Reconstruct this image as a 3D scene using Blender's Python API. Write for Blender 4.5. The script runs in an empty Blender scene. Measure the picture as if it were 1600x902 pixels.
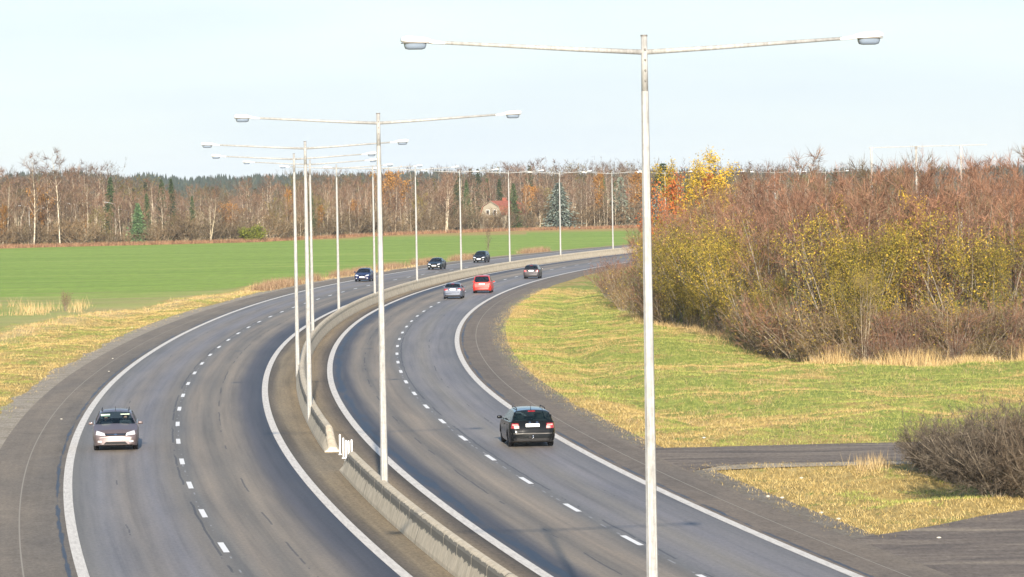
import bpy, bmesh, math, random
import numpy as np
from mathutils import Vector, Matrix
from mathutils.bvhtree import BVHTree
R = math.radians
random.seed(7)
sc = bpy.context.scene
COL = sc.collection

# ------------------------------------------------------------------ camera, sky, sun, exposure
F_PX, HOR, ROLL, CAM_H = 6150.0, 291.0, R(-0.95), 10.0
pitch = math.atan((451 - HOR) / F_PX)
cp, sp, cr, sr = math.cos(pitch), math.sin(pitch), math.cos(ROLL), math.sin(ROLL)
FW = Vector((0, cp, -sp)); rt = Vector((1, 0, 0)); up = Vector((0, sp, cp))
RT = rt * cr + up * sr; UP = up * cr - rt * sr
cam = bpy.data.cameras.new('camera'); camo = bpy.data.objects.new('camera', cam); COL.objects.link(camo)
m = Matrix.Identity(4)
for i in range(3):
    m[i][0] = RT[i]; m[i][1] = UP[i]; m[i][2] = -FW[i]
m[2][3] = CAM_H
camo.matrix_world = m
cam.sensor_width = 36; cam.lens = F_PX * 36 / 1600
cam.clip_start = 1; cam.clip_end = 12000
sc.camera = camo

SUN_EL = R(17.5); SUN_DIR = Vector((0.043, -1, 0)).normalized()          # towards the sun, on the ground plan
VEIL = (3.65, 4.15, 4.5, 1)
w = bpy.data.worlds.new("World"); sc.world = w; w.use_nodes = True
nt = w.node_tree; nt.nodes.clear()
sky = nt.nodes.new('ShaderNodeTexSky'); sky.sky_type = 'NISHITA'; sky.sun_disc = False
sky.sun_elevation = SUN_EL; sky.sun_rotation = math.atan2(SUN_DIR.x, SUN_DIR.y)
sky.altitude = 0; sky.air_density = 1.0; sky.dust_density = 0.6; sky.ozone_density = 3.0
bg = nt.nodes.new('ShaderNodeBackground'); bg.inputs[1].default_value = 0.095
wo = nt.nodes.new('ShaderNodeOutputWorld')
veil = nt.nodes.new('ShaderNodeMix'); veil.data_type = 'RGBA'                 # thin high haze over the whole sky, with faint wisps
tc = nt.nodes.new('ShaderNodeTexCoord'); mp = nt.nodes.new('ShaderNodeMapping'); mp.inputs['Scale'].default_value = (3, 3, 22)
wn = nt.nodes.new('ShaderNodeTexNoise'); wn.inputs['Scale'].default_value = 1.6; wn.inputs['Detail'].default_value = 6
wr = nt.nodes.new('ShaderNodeMapRange'); wr.inputs[1].default_value = .35; wr.inputs[2].default_value = .7; wr.inputs[3].default_value = .70; wr.inputs[4].default_value = .95
nt.links.new(tc.outputs['Generated'], mp.inputs[0]); nt.links.new(mp.outputs[0], wn.inputs[0]); nt.links.new(wn.outputs[0], wr.inputs[0]); sz = nt.nodes.new('ShaderNodeSeparateXYZ'); nt.links.new(tc.outputs['Generated'], sz.inputs[0])
zr = nt.nodes.new('ShaderNodeMapRange'); zr.interpolation_type = 'SMOOTHSTEP'; zr.inputs[1].default_value = .045; zr.inputs[2].default_value = .24; zr.inputs[3].default_value = 1; zr.inputs[4].default_value = .12
nt.links.new(sz.outputs[2], zr.inputs[0])
wm = nt.nodes.new('ShaderNodeMath'); wm.operation = 'MULTIPLY'; nt.links.new(wr.outputs[0], wm.inputs[0]); nt.links.new(zr.outputs[0], wm.inputs[1])
nt.links.new(wm.outputs[0], veil.inputs[0])
nt.links.new(sky.outputs[0], veil.inputs[6]); veil.inputs[7].default_value = VEIL
nt.links.new(veil.outputs[2], bg.inputs[0]); nt.links.new(bg.outputs[0], wo.inputs[0])
sl = bpy.data.lights.new('sun', 'SUN'); sl.energy = 5.0; sl.angle = R(0.5); sl.color = (1.0, 0.89, 0.74)
so = bpy.data.objects.new('sun', sl); COL.objects.link(so)
sd = Vector((SUN_DIR.x * math.cos(SUN_EL), SUN_DIR.y * math.cos(SUN_EL), math.sin(SUN_EL)))
so.rotation_euler = sd.to_track_quat('Z', 'Y').to_euler(); so.location = (0, -50, 60)
sc.view_settings.view_transform = 'Standard'; sc.view_settings.look = 'None'
sc.view_settings.exposure = 1.2; sc.view_settings.gamma = 1.0
sc.render.engine = 'CYCLES'
sc.cycles.use_denoising = True
sc.cycles.max_bounces = 5; sc.cycles.diffuse_bounces = 2; sc.cycles.glossy_bounces = 3
sc.cycles.transparent_max_bounces = 8; sc.cycles.transmission_bounces = 3
sc.cycles.volume_bounces = 0; sc.cycles.caustics_reflective = False; sc.cycles.caustics_refractive = False

# ------------------------------------------------------------------ places: a photo point on level ground -> metres
def at(px, py, z=0.0):
    d = FW * F_PX + RT * (px - 800) + UP * (451 - py)
    t = (z - CAM_H) / d.z
    return d.x * t, d.y * t
def hor(px): return HOR - (px - 800) * math.tan(-ROLL)
def x_at(px, Y, py=300):                                  # X of a point at distance Y seen in column px
    return (px - 800 - (py - 451) * math.sin(-ROLL)) * Y / F_PX
def px_of(X, Y, z=0): 
    v = Vector((X, Y, z - CAM_H)); return 800 + F_PX * v.dot(RT) / v.dot(FW)
def h_top(px, py, Y): return CAM_H + (hor(px) - py) * Y / F_PX

KP = [18.407031830123955, -0.2656374243547376, 0.0008175974707741873, -1.4865107588986496e-06, 2.130871441626207e-09, -1.0971335787923554e-12]
def _k(Y): return sum(c * Y ** i for i, c in enumerate(KP))
def _kd(Y): return sum(i * c * Y ** (i - 1) for i, c in enumerate(KP) if i)
def kc(Y):
    Y = np.asarray(Y, float); Yc = np.clip(Y, 55, 760)
    return _k(Yc) + (Y - Yc) * _kd(Yc)
def kd(Y): return _kd(np.clip(np.asarray(Y, float), 55, 760))
TY = [-60, 60, 100, 150, 200, 250, 300, 350, 400, 450, 500, 560, 620, 900]
TAB = {-9.7: [-9.5, -9.5, -9.58, -9.84, -9.9, -9.82, -9.98, -10.45, -10.9, -11.2, -11.8, -12.5, -12.8, -12.8],
       -5.75: [-5.4, -5.4, -5.5, -5.68, -5.81, -5.9, -6.03, -6.1, -6.35, -6.65, -6.9, -7.1, -7.2, -7.2],
       -1.65: [-1.3, -1.3, -1.4, -1.64, -1.8, -1.86, -1.8, -1.8, -1.8, -1.8, -1.8, -1.8, -1.8, -1.8],
       1.75: [2.15, 2.15, 2.1, 1.84, 1.6, 1.6, 1.62, 1.66, 1.55, 1.15, 0.98, 0.95, .95, .95],
       5.6: [6.0, 6.0, 5.9, 5.62, 5.43, 5.54, 5.72, 5.94, 6.08, 6.25, 6.35, 6.4, 6.4, 6.4],
       9.4: [9.8, 9.8, 9.66, 9.34, 9.1, 9.33, 9.64, 9.93, 10.14, 10.4, 10.9, 11.2, 11.3, 11.3]}
FY = np.arange(-60, 901, 2.0)
SM = {}
for kk, vv in TAB.items():
    a = np.interp(FY, TY, vv); kern = np.exp(-np.linspace(-2, 2, 31) ** 2); kern /= kern.sum()
    SM[kk] = np.convolve(np.pad(a, 15, mode='edge'), kern, 'valid')
US = sorted(SM)
def off(u, Y):                                            # nominal lateral offset -> true offset at distance Y
    Y = np.asarray(Y, float); v = {k: np.interp(Y, FY, SM[k]) for k in US}
    if u <= US[0]: return v[US[0]] + (u - US[0])
    if u >= US[-1]: return v[US[-1]] + (u - US[-1])
    for a, b in zip(US[:-1], US[1:]):
        if a <= u <= b:
            t = (u - a) / (b - a); return v[a] * (1 - t) + v[b] * t
def rp(u, Y, du=0.0):                                     # road point; du = metres beside that offset
    Y = np.asarray(Y, float)
    return kc(Y) + (off(u, Y) + du) * np.sqrt(1 + kd(Y) ** 2)
def roff(X, Y): return (X - kc(Y)) / np.sqrt(1 + kd(Y) ** 2)
def heading(Y): return math.atan2(1.0, float(kd(Y)))      # angle of the road direction (away from camera)

# ------------------------------------------------------------------ mesh and tag helpers
def tag(o, label=None, cat=None, group=None, kind=None):
    if label: o['label'] = label
    if cat: o['category'] = cat
    if group: o['group'] = group
    if kind: o['kind'] = kind
    return o
def mesh_np(name, V, Fc, mats, mi=None, smooth=False):
    """V (n,3), Fc list of arrays/tuples or (n,k) array"""
    me = bpy.data.meshes.new(name)
    V = np.asarray(V, np.float32)
    if isinstance(Fc, np.ndarray):
        k = Fc.shape[1]; n = len(Fc)
        me.vertices.add(len(V)); me.vertices.foreach_set('co', V.ravel())
        me.loops.add(n * k); me.loops.foreach_set('vertex_index', Fc.astype(np.int32).ravel())
        me.polygons.add(n); me.polygons.foreach_set('loop_start', np.arange(0, n * k, k, dtype=np.int32))
        if mi is not None: me.polygons.foreach_set('material_index', np.asarray(mi, np.int32))
        if smooth: me.polygons.foreach_set('use_smooth', np.ones(n, bool))
        me.update(calc_edges=True)
    else:
        me.from_pydata([tuple(map(float, v)) for v in V], [], [tuple(int(i) for i in f) for f in Fc])
        if mi is not None:
            for p, i in zip(me.polygons, mi): p.material_index = int(i)
        if smooth:
            for p in me.polygons: p.use_smooth = True
    for mt in (mats if isinstance(mats, (list, tuple)) else [mats]): me.materials.append(mt)
    return me
def link(name, me, parent=None, loc=None):
    o = bpy.data.objects.new(name, me); COL.objects.link(o)
    if parent: o.parent = parent
    if loc: o.location = loc
    return o
def empty(name, loc=(0, 0, 0), rz=0):
    o = bpy.data.objects.new(name, None); COL.objects.link(o); o.location = loc; o.rotation_euler.z = rz
    o.empty_display_size = .2
    return o
def copy_tree(o, parent=None):
    c = o.copy(); COL.objects.link(c)
    if parent: c.parent = parent
    for ch in list(o.children): copy_tree(ch, c)
    return c
class MB:
    def __init__(s): s.v = []; s.f = []; s.m = []
    def add(s, vs, fs, mi=0):
        b = len(s.v); s.v += [tuple(v) for v in vs]; s.f += [tuple(b + i for i in f) for f in fs]; s.m += [mi] * len(fs)
    def box(s, x0, x1, y0, y1, z0, z1, mi=0, bev=0.0):
        if bev:
            bm = bmesh.new(); bmesh.ops.create_cube(bm, size=1)
            for v in bm.verts: v.co = Vector(((x0 + x1) / 2 + v.co.x * (x1 - x0), (y0 + y1) / 2 + v.co.y * (y1 - y0), (z0 + z1) / 2 + v.co.z * (z1 - z0)))
            bmesh.ops.bevel(bm, geom=bm.edges[:], offset=bev, segments=2, affect='EDGES', profile=.6)
            bm.verts.index_update()
            s.add([v.co[:] for v in bm.verts], [[v.index for v in f.verts] for f in bm.faces], mi); bm.free(); return
        s.add([(x, y, z) for x in (x0, x1) for y in (y0, y1) for z in (z0, z1)],
              [(0, 1, 3, 2), (4, 6, 7, 5), (0, 4, 5, 1), (2, 3, 7, 6), (0, 2, 6, 4), (1, 5, 7, 3)], mi)
    def tube(s, pts, rad, n=8, mi=0, cap=True):
        pts = [Vector(p) for p in pts]; rad = rad if isinstance(rad, (list, tuple)) else [rad] * len(pts)
        vs = []; fs = []
        for i, p in enumerate(pts):
            d = (pts[min(i + 1, len(pts) - 1)] - pts[max(i - 1, 0)]).normalized()
            a = d.cross(Vector((0, 0, 1)) if abs(d.z) < .9 else Vector((1, 0, 0))).normalized(); b = d.cross(a)
            for k in range(n):
                t = 2 * math.pi * k / n
                vs.append(p + (a * math.cos(t) + b * math.sin(t)) * rad[i])
        for i in range(len(pts) - 1):
            for k in range(n):
                fs.append((i * n + k, i * n + (k + 1) % n, (i + 1) * n + (k + 1) % n, (i + 1) * n + k))
        if cap:
            fs.append(tuple(range(n))); fs.append(tuple(reversed(range((len(pts) - 1) * n, len(pts) * n))))
        s.add(vs, fs, mi)
    def build(s, name, mats, parent=None, smooth=False, loc=None):
        me = mesh_np(name, s.v, s.f, mats, s.m, smooth)
        bm = bmesh.new(); bm.from_mesh(me); bmesh.ops.recalc_face_normals(bm, faces=bm.faces[:]); bm.to_mesh(me); bm.free()
        return link(name, me, parent, loc)
def ellipsoid(mb, c, r, mi=0, n=12, k=8, rot=None):
    vs = []; fs = []
    for j in range(k + 1):
        ph = math.pi * j / k
        for i in range(n):
            th = 2 * math.pi * i / n
            v = Vector((r[0] * math.sin(ph) * math.cos(th), r[1] * math.sin(ph) * math.sin(th), r[2] * math.cos(ph)))
            if rot: v = rot @ v
            vs.append(v + Vector(c))
    for j in range(k):
        for i in range(n): fs.append((j * n + i, j * n + (i + 1) % n, (j + 1) * n + (i + 1) % n, (j + 1) * n + i))
    mb.add(vs, fs, mi)
def vnoise(x, y, s=0):                                    # smooth value noise, -1..1
    x = np.asarray(x, float); y = np.asarray(y, float)
    xi = np.floor(x).astype(np.int64); yi = np.floor(y).astype(np.int64); fx = x - xi; fy = y - yi
    fx = fx * fx * (3 - 2 * fx); fy = fy * fy * (3 - 2 * fy)
    def h(a, b):
        n = (a * 374761393 + b * 668265263 + s * 974711) & 0xffffffff
        n = ((n ^ (n >> 13)) * 1274126177) & 0xffffffff
        return ((n ^ (n >> 16)) & 0xffff) / 32767.5 - 1
    return (h(xi, yi) * (1 - fx) + h(xi + 1, yi) * fx) * (1 - fy) + (h(xi, yi + 1) * (1 - fx) + h(xi + 1, yi + 1) * fx) * fy

# ------------------------------------------------------------------ materials
class Mat:
    def __init__(s, name, col=(.5, .5, .5), rough=.7, metal=0, spec=.5, coat=0):
        s.m = bpy.data.materials.new(name); s.m.use_nodes = True; s.t = s.m.node_tree; s.N = s.t.nodes
        s.b = s.N['Principled BSDF']; s.set('Base Color', (*col, 1)); s.set('Roughness', rough); s.set('Metallic', metal)
        s.set('Specular IOR Level', spec); s.set('Coat Weight', coat); s.set('Coat Roughness', .06)
    def set(s, k, v): s.b.inputs[k].default_value = v
    def n(s, typ, **kw):
        o = s.N.new('ShaderNode' + typ)
        for k, v in kw.items():
            if k.startswith('i_'): o.inputs[k[2:].replace('_', ' ')].default_value = v
            else: setattr(o, k, v)
        return o
    def l(s, a, b): s.t.links.new(a, b)
    def noise(s, vec, scale, detail=4, rough=.6, dist=0):
        o = s.n('TexNoise'); o.inputs['Scale'].default_value = scale; o.inputs['Detail'].default_value = detail
        o.inputs['Roughness'].default_value = rough; o.inputs['Distortion'].default_value = dist
        if vec is not None: s.l(vec, o.inputs['Vector'])
        return o.outputs['Fac']
    def mapv(s, vec, scale=(1, 1, 1), loc=(0, 0, 0)):
        o = s.n('Mapping'); o.inputs['Scale'].default_value = scale; o.inputs['Location'].default_value = loc
        s.l(vec, o.inputs['Vector']); return o.outputs[0]
    def ramp(s, fac, stops, interp='LINEAR'):
        o = s.n('ValToRGB'); e = o.color_ramp.elements; o.color_ramp.interpolation = interp
        while len(e) < len(stops): e.new(1.0)
        for el, (p, c) in zip(e, stops):
            el.position = p; el.color = (*c, 1) if len(c) == 3 else c
        s.l(fac, o.inputs[0]); return o.outputs[0]
    def mix(s, fac, a, b, mode='MIX'):
        o = s.n('Mix', data_type='RGBA', blend_type=mode)
        for sock, v in ((o.inputs[0], fac), (o.inputs[6], a), (o.inputs[7], b)):
            if isinstance(v, bpy.types.NodeSocket): s.l(v, sock)
            elif isinstance(v, tuple): sock.default_value = (*v, 1)
            else: sock.default_value = v
        return o.outputs[2]
    def math(s, op, a, b=0.0, c=None, clamp=False):
        o = s.n('Math', operation=op, use_clamp=clamp)
        for i, v in enumerate((a, b, c)):
            if v is None: continue
            if isinstance(v, bpy.types.NodeSocket): s.l(v, o.inputs[i])
            else: o.inputs[i].default_value = v
        return o.outputs[0]
    def bump(s, h, strength=.3, dist=.02):
        o = s.n('Bump'); o.inputs['Strength'].default_value = strength; o.inputs['Distance'].default_value = dist
        s.l(h, o.inputs['Height']); s.l(o.outputs[0], s.b.inputs['Normal'])
    def col(s, c): s.l(c, s.b.inputs['Base Color'])
    def pos(s): return s.n('NewGeometry').outputs['Position']
    def isl(s): return s.n('NewGeometry').outputs['Random Per Island']
    def obr(s): return s.n('ObjectInfo').outputs['Random']
    def uv(s): return s.n('TexCoord').outputs['UV']
    def obj(s): return s.n('TexCoord').outputs['Object']

def g3(v, w=0): return (v, v * (1 - .02 * w), v * (1 - .05 * w))
def asphalt(name, stops, streak=.75, rough=.6, wet=None, joints=(), trans=0, grain=.3, spec=.16):
    M = Mat(name, rough=rough, spec=spec); uv = M.uv()
    sep = M.n('SeparateXYZ'); M.l(uv, sep.inputs[0])
    wob = M.noise(M.mapv(uv, (.25, .02, 1)), 1.0, 3)
    u = M.math('ADD', sep.outputs[0], M.math('MULTIPLY', M.math('SUBTRACT', wob, .5), .55))
    f = M.math('MULTIPLY_ADD', u, 1 / 28.0, .5)
    c = M.ramp(f, [((p + 14) / 28.0, (q[0] * 1.5, q[1] * 1.34, q[2] * (1.08 if q[2] < q[0] * 1.08 else 1.16))) for p, q in stops])
    lng = M.noise(M.mapv(uv, (3.2, .035, 1)), 1.0, 6, .62)               # long streaks along the road
    c = M.mix(1.0, c, M.ramp(lng, [(.25, (1 - .42 * streak,) * 3), (.5, (1, 1, 1)), (.78, (1 + .28 * streak,) * 3)]), 'MULTIPLY')
    if trans:
        tn = M.noise(M.mapv(uv, (.9, .38, 1), (2, 5, 0)), 1.0, 8, .74, 1.2)
        c = M.mix(1.0, c, M.ramp(tn, [(.3, (1 - trans,) * 3), (.52, (1, 1, 1)), (.75, (1 + trans * .8,) * 3)]), 'MULTIPLY')
    lrg = M.noise(M.mapv(uv, (.35, .05, 1), (7, 3, 0)), 1.0, 4)
    c = M.mix(1.0, c, M.ramp(lrg, [(.3, (.84, .85, .88)), (.7, (1.14, 1.11, 1.07))]), 'MULTIPLY')
    gr = M.noise(M.mapv(uv, (9, 3.2, 1)), 1.0, 8, .8)
    c = M.mix(1.0, c, M.ramp(gr, [(.25, (1 - grain,) * 3), (.75, (1 + grain,) * 3)]), 'MULTIPLY')
    for u0, wd, sc_ in joints:
        wv = M.math('MULTIPLY', M.math('SUBTRACT', M.noise(M.mapv(uv, (0, .35, 1), (u0, 0, 0)), 1.0, 3, .5), .5), .14)
        d = M.math('ABSOLUTE', M.math('SUBTRACT', M.math('ADD', sep.outputs[0], wv), u0))
        br = M.noise(M.mapv(uv, (.5, .12, 1), (u0 * 3, 9, 0)), 1.0, 4, .6)
        mk = M.math('MULTIPLY', M.math('LESS_THAN', d, wd), M.math('GREATER_THAN', br, sc_))
        c = M.mix(M.math('MULTIPLY', mk, .6), c, (.03, .03, .034))
    if wet:
        for (u0, wd, thr) in wet:
            d = M.math('ABSOLUTE', M.math('SUBTRACT', sep.outputs[0], u0))
            band = M.math('SUBTRACT', 1.0, M.math('DIVIDE', d, wd), clamp=True)
            pn = M.noise(M.mapv(uv, (2.2, .16, 1), (u0, 0, 0)), 1.0, 6, .72)
            msk = M.ramp(M.math('ADD', M.math('MULTIPLY', band, .55), pn), [(thr, (0, 0, 0)), (thr + .09, (1, 1, 1))])
            c = M.mix(M.math('MULTIPLY', msk, .8), c, (.008, .013, .027))  # damp darkening, with reflected blue sky put into the colour as navy
            o = M.n('Mix', data_type='FLOAT'); M.l(msk, o.inputs[0]); prev = M.b.inputs['Roughness']
            if prev.is_linked: M.l(prev.links[0].from_socket, o.inputs[2])
            else: o.inputs[2].default_value = rough
            o.inputs[3].default_value = .5
            M.l(o.outputs[0], prev)
    M.col(c); M.bump(gr, .35, .015)
    return M.m

def paint(name, col, rough=.28, metal=.35):
    M = Mat(name, col, rough if max(col) < .06 else rough + .10, metal, .12 if max(col) < .06 else .3, .12 if max(col) < .06 else .3)
    n = M.noise(M.obj(), 6, 4); M.col(M.mix(n, tuple(c * .92 for c in col), tuple(min(1, c * 1.08) for c in col))); return M.m

JOINTS = 1
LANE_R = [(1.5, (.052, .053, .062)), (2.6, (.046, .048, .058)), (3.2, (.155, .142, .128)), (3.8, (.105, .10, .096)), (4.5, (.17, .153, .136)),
          (5.3, (.12, .116, .114)), (5.7, (.10, .105, .11)), (6.3, (.125, .129, .143)), (7.1, (.135, .135, .14)), (7.9, (.125, .13, .148)), (8.7, (.115, .12, .132)), (9.2, (.10, .105, .115))]  # wheel tracks, with sky sheen of the outer lane painted as blue grey
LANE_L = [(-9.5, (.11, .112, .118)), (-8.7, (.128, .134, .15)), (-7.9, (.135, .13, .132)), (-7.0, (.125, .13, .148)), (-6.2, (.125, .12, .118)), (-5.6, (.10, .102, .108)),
          (-5.0, (.155, .142, .13)), (-4.4, (.11, .105, .10)), (-3.7, (.155, .142, .128)), (-3.2, (.12, .112, .106)), (-2.7, (.055, .056, .066)), (-1.9, (.032, .036, .048))]  # worn tracks; bluish outer lane stops carry its sheen in the colour
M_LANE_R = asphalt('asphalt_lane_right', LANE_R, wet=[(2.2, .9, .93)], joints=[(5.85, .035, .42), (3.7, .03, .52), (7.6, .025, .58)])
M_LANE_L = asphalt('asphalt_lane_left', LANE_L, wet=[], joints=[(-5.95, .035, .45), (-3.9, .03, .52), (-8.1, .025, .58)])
M_SH_R = asphalt('asphalt_shoulder_right', [(9, (.118, .108, .104)), (10.3, (.108, .10, .097)), (12, (.122, .113, .107))], .35, .85, wet=[(9.76, .30, .93)], grain=.45, spec=.2, trans=.26)
M_SH_L = asphalt('asphalt_shoulder_left', [(-13, (.135, .126, .119)), (-11, (.122, .116, .112)), (-9.8, (.10, .098, .10))], .35, .85, wet=[(-10.05, .30, .95)], grain=.45, spec=.2, trans=.22)
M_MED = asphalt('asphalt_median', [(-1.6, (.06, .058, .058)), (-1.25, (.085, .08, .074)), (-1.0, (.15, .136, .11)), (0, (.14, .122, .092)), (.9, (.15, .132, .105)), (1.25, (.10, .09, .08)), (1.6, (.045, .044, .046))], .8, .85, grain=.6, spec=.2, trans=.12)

def simple_asphalt():
    M = Mat('asphalt_side_road', rough=.9, spec=.08); p = M.pos()
    a = M.noise(M.mapv(p, (.16, .7, 1)), 1, 8, .68, 1.0); g = M.noise(M.mapv(p, (1, .35, 1)), 6, 7, .8)
    c = M.ramp(a, [(.32, (.10, .086, .078)), (.5, (.17, .142, .118)), (.68, (.27, .225, .172))])
    M.col(M.mix(1, c, M.ramp(g, [(.25, (.55,) * 3), (.75, (1.4,) * 3)]), 'MULTIPLY')); M.bump(g, .4, .02); return M.m
M_SIDE = simple_asphalt()
def gravel(nm, k_):
    M = Mat(nm, rough=.95, spec=.2); p = M.pos(); g = M.noise(M.mapv(p, (1, .4, 1)), 9, 6, .85); b = M.noise(p, .8, 4)
    c = M.ramp(g, [(q_, tuple(v_ * k_ for v_ in c_)) for q_, c_ in ((.3, (.16, .14, .11)), (.5, (.31, .27, .215)), (.72, (.50, .45, .37)))])
    M.col(M.mix(1, c, M.ramp(b, [(.3, (.75, .72, .65)), (.7, (1.1, 1.1, 1.1))]), 'MULTIPLY')); M.bump(g, .6, .03); return M.m
M_GRAV = gravel('gravel', 1); M_GRAVD = gravel('dirty_gravel', .62)
def linepaint(name, wear=.5):
    M = Mat(name, rough=.7, spec=.3); uv = M.uv()
    a = M.noise(M.mapv(uv, (5, .5, 1)), 2, 6, .75); b = M.noise(M.mapv(uv, (12, 8, 1)), 1, 4, .8)
    c = M.ramp(a, [(.25, (.38, .35, .30)), (.45, (.56, .52, .46)), (.6, (.66, .62, .55))])
    M.col(M.mix(1, c, M.ramp(b, [(.2, (.8,) * 3), (.6, (1.05,) * 3)]), 'MULTIPLY')); return M.m
M_LINE = linepaint('white_line_paint')
M_SEAM = Mat('seam_filler', (.26, .23, .185), .9).m
M_FAINT = Mat('old_worn_paint', (.26, .255, .25), .8).m

def concrete():
    M = Mat('barrier_concrete', rough=.85, spec=.25); p = M.pos(); sep = M.n('SeparateXYZ'); M.l(p, sep.inputs[0])
    a = M.noise(p, 2.2, 6, .7); st = M.noise(M.mapv(p, (1.6, 1.6, .25)), 4, 5, .6)
    c = M.ramp(a, [(.3, (.44, .375, .275)), (.55, (.56, .485, .365)), (.75, (.66, .58, .45))])
    c = M.mix(1, c, M.ramp(st, [(.3, (.78, .77, .74)), (.6, (1.06, 1.05, 1.03))]), 'MULTIPLY')
    # damp grey patches hanging down from the shoulder of the barrier
    u = M.uv(); su = M.n('SeparateXYZ'); M.l(u, su.inputs[0])
    e1 = M.noise(M.mapv(u, (0, 1.4, 1)), 1, 5, .7); e2 = M.noise(M.mapv(u, (0, .07, 1)), 1, 2, .5)
    low = M.math('ADD', .24, M.math('MULTIPLY', e1, .50))
    m1 = M.math('GREATER_THAN', sep.outputs[2], low); m2 = M.math('LESS_THAN', su.outputs[0], M.math('MULTIPLY_ADD', e1, .09, -.175))
    jn = M.math('LESS_THAN', M.math('ABSOLUTE', M.math('SUBTRACT', M.math('FRACT', M.math('DIVIDE', su.outputs[1], 2.9)), .5)), .485)
    msk = M.math('MULTIPLY', M.math('MULTIPLY', m1, m2), jn)
    damp = M.math('MULTIPLY', msk, .85)
    c = M.mix(damp, c, (.125, .118, .10))
    M.col(c); M.bump(a, .3, .02); return M.m
M_CONC = concrete()
M_JOINT = Mat('joint_shadow_gap', (.09, .085, .075), .95).m

def galv():
    M = Mat('galvanised_steel', (.5, .5, .49), .6, .0, .3); n = M.noise(M.obj(), 7, 5, .7)
    c = M.ramp(n, [(.3, (.27, .27, .265)), (.6, (.37, .37, .36))]); st = M.noise(M.mapv(M.obj(), (9, 9, .5)), 2, 4, .7); M.col(M.mix(1, c, M.ramp(st, [(.35, (.72, .71, .69)), (.6, (1.04,) * 3)]), 'MULTIPLY')); return M.m
M_GALV = galv()
M_WHITE = Mat('white_enamel', (.74, .74, .73), .5).m
M_CAP = Mat('dark_cap', (.14, .13, .12), .6).m
def bowl():
    M = Mat('lamp_bowl', (.26, .32, .40), .15, 0, .5); M.set('Transmission Weight', .35); return M.m
M_BOWL = bowl()

def ground_mat():
    M = Mat('grass_and_field', rough=.95, spec=.12); p = M.pos()
    at_ = M.n('Attribute'); at_.attribute_name = 'zone'
    s = M.n('SeparateColor'); M.l(at_.outputs['Color'], s.inputs[0])
    fld, dry, straw = s.outputs[0], s.outputs[1], s.outputs[2]; litter = at_.outputs['Alpha']
    n1 = M.noise(p, .35, 5, .6, .6); n2 = M.noise(M.mapv(p, (1, .45, 1)), 2.2, 6, .75); n3 = M.noise(M.mapv(p, (1, .3, 1)), 9, 5, .8)
    n4 = M.noise(M.mapv(p, (1, .7, 1), (9, 4, 0)), .9, 5, .7, 1.0)
    green = M.ramp(n2, [(.25, (.10, .13, .028)), (.5, (.21, .25, .055)), (.75, (.36, .37, .10))])
    tan = M.ramp(n2, [(.25, (.20, .135, .045)), (.5, (.38, .275, .095)), (.75, (.56, .43, .18))])
    k = M.math('ADD', M.math('SUBTRACT', dry, .5), M.math('ADD', M.math('MULTIPLY', M.math('SUBTRACT', n1, .5), 1.8), M.math('MULTIPLY', M.math('SUBTRACT', n4, .5), 2.4)))
    k = M.ramp(M.math('ADD', k, .5), [(.3, (0, 0, 0)), (.7, (1, 1, 1))])
    c = M.mix(k, green, tan)
    c = M.mix(M.math('MULTIPLY', straw, M.ramp(n2, [(.3, (.4,) * 3), (.55, (1,) * 3)])), c, M.ramp(n3, [(.3, (.34, .24, .11)), (.7, (.58, .46, .26))]))
    # sown field
    r1 = M.noise(M.mapv(p, (.02, .09, 1)), 1, 6, .65, .3); r2 = M.noise(M.mapv(p, (.3, .06, 1)), 3, 4)
    f = M.ramp(r1, [(.3, (.18, .28, .045)), (.55, (.235, .335, .06)), (.8, (.33, .37, .09))])
    tr = M.n('TexWave', wave_type='BANDS', bands_direction='Y'); tr.inputs['Scale'].default_value = .024; tr.inputs['Distortion'].default_value = 1.6; tr.inputs['Detail'].default_value = 2; tr.inputs['Detail Scale'].default_value = .3; M.l(M.mapv(p, (.12, 1, 1)), tr.inputs['Vector'])
    f = M.mix(M.ramp(tr.outputs['Fac'], [(.93, (0, 0, 0)), (.99, (.35,) * 3)]), f, (.27, .27, .10))
    f = M.mix(1, f, M.ramp(r2, [(.3, (.9,) * 3), (.7, (1.08,) * 3)]), 'MULTIPLY')
    soil = M.ramp(r1, [(.3, (.40, .28, .15)), (.6, (.42, .36, .15))])
    sw = M.math('ADD', M.math('MULTIPLY', litter, 1.35), M.math('SUBTRACT', M.noise(M.mapv(p, (.05, .12, 1), (3, 0, 0)), 1, 5, .6), .78))
    f = M.mix(M.ramp(sw, [(.2, (0, 0, 0)), (.75, (.85, .85, .85))]), f, soil)
    c = M.mix(fld, c, f)
    c = M.mix(1, c, M.ramp(n3, [(.2, (.62,) * 3), (.5, (1,) * 3), (.8, (1.3,) * 3)]), 'MULTIPLY')
    wd_ = M.noise(M.mapv(p, (1, .6, 1), (31, 7, 0)), 1.4, 5, .72, .8); wv = M.ramp(wd_, [(.60, (0, 0, 0)), (.68, (.75,) * 3)])
    c = M.mix(M.math('MULTIPLY', wv, M.math('SUBTRACT', 1.0, fld)), c, (.115, .085, .04))
    M.col(c); M.bump(M.math('ADD', n2, n3), .5, .10); return M.m
M_GROUND = ground_mat()

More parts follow.
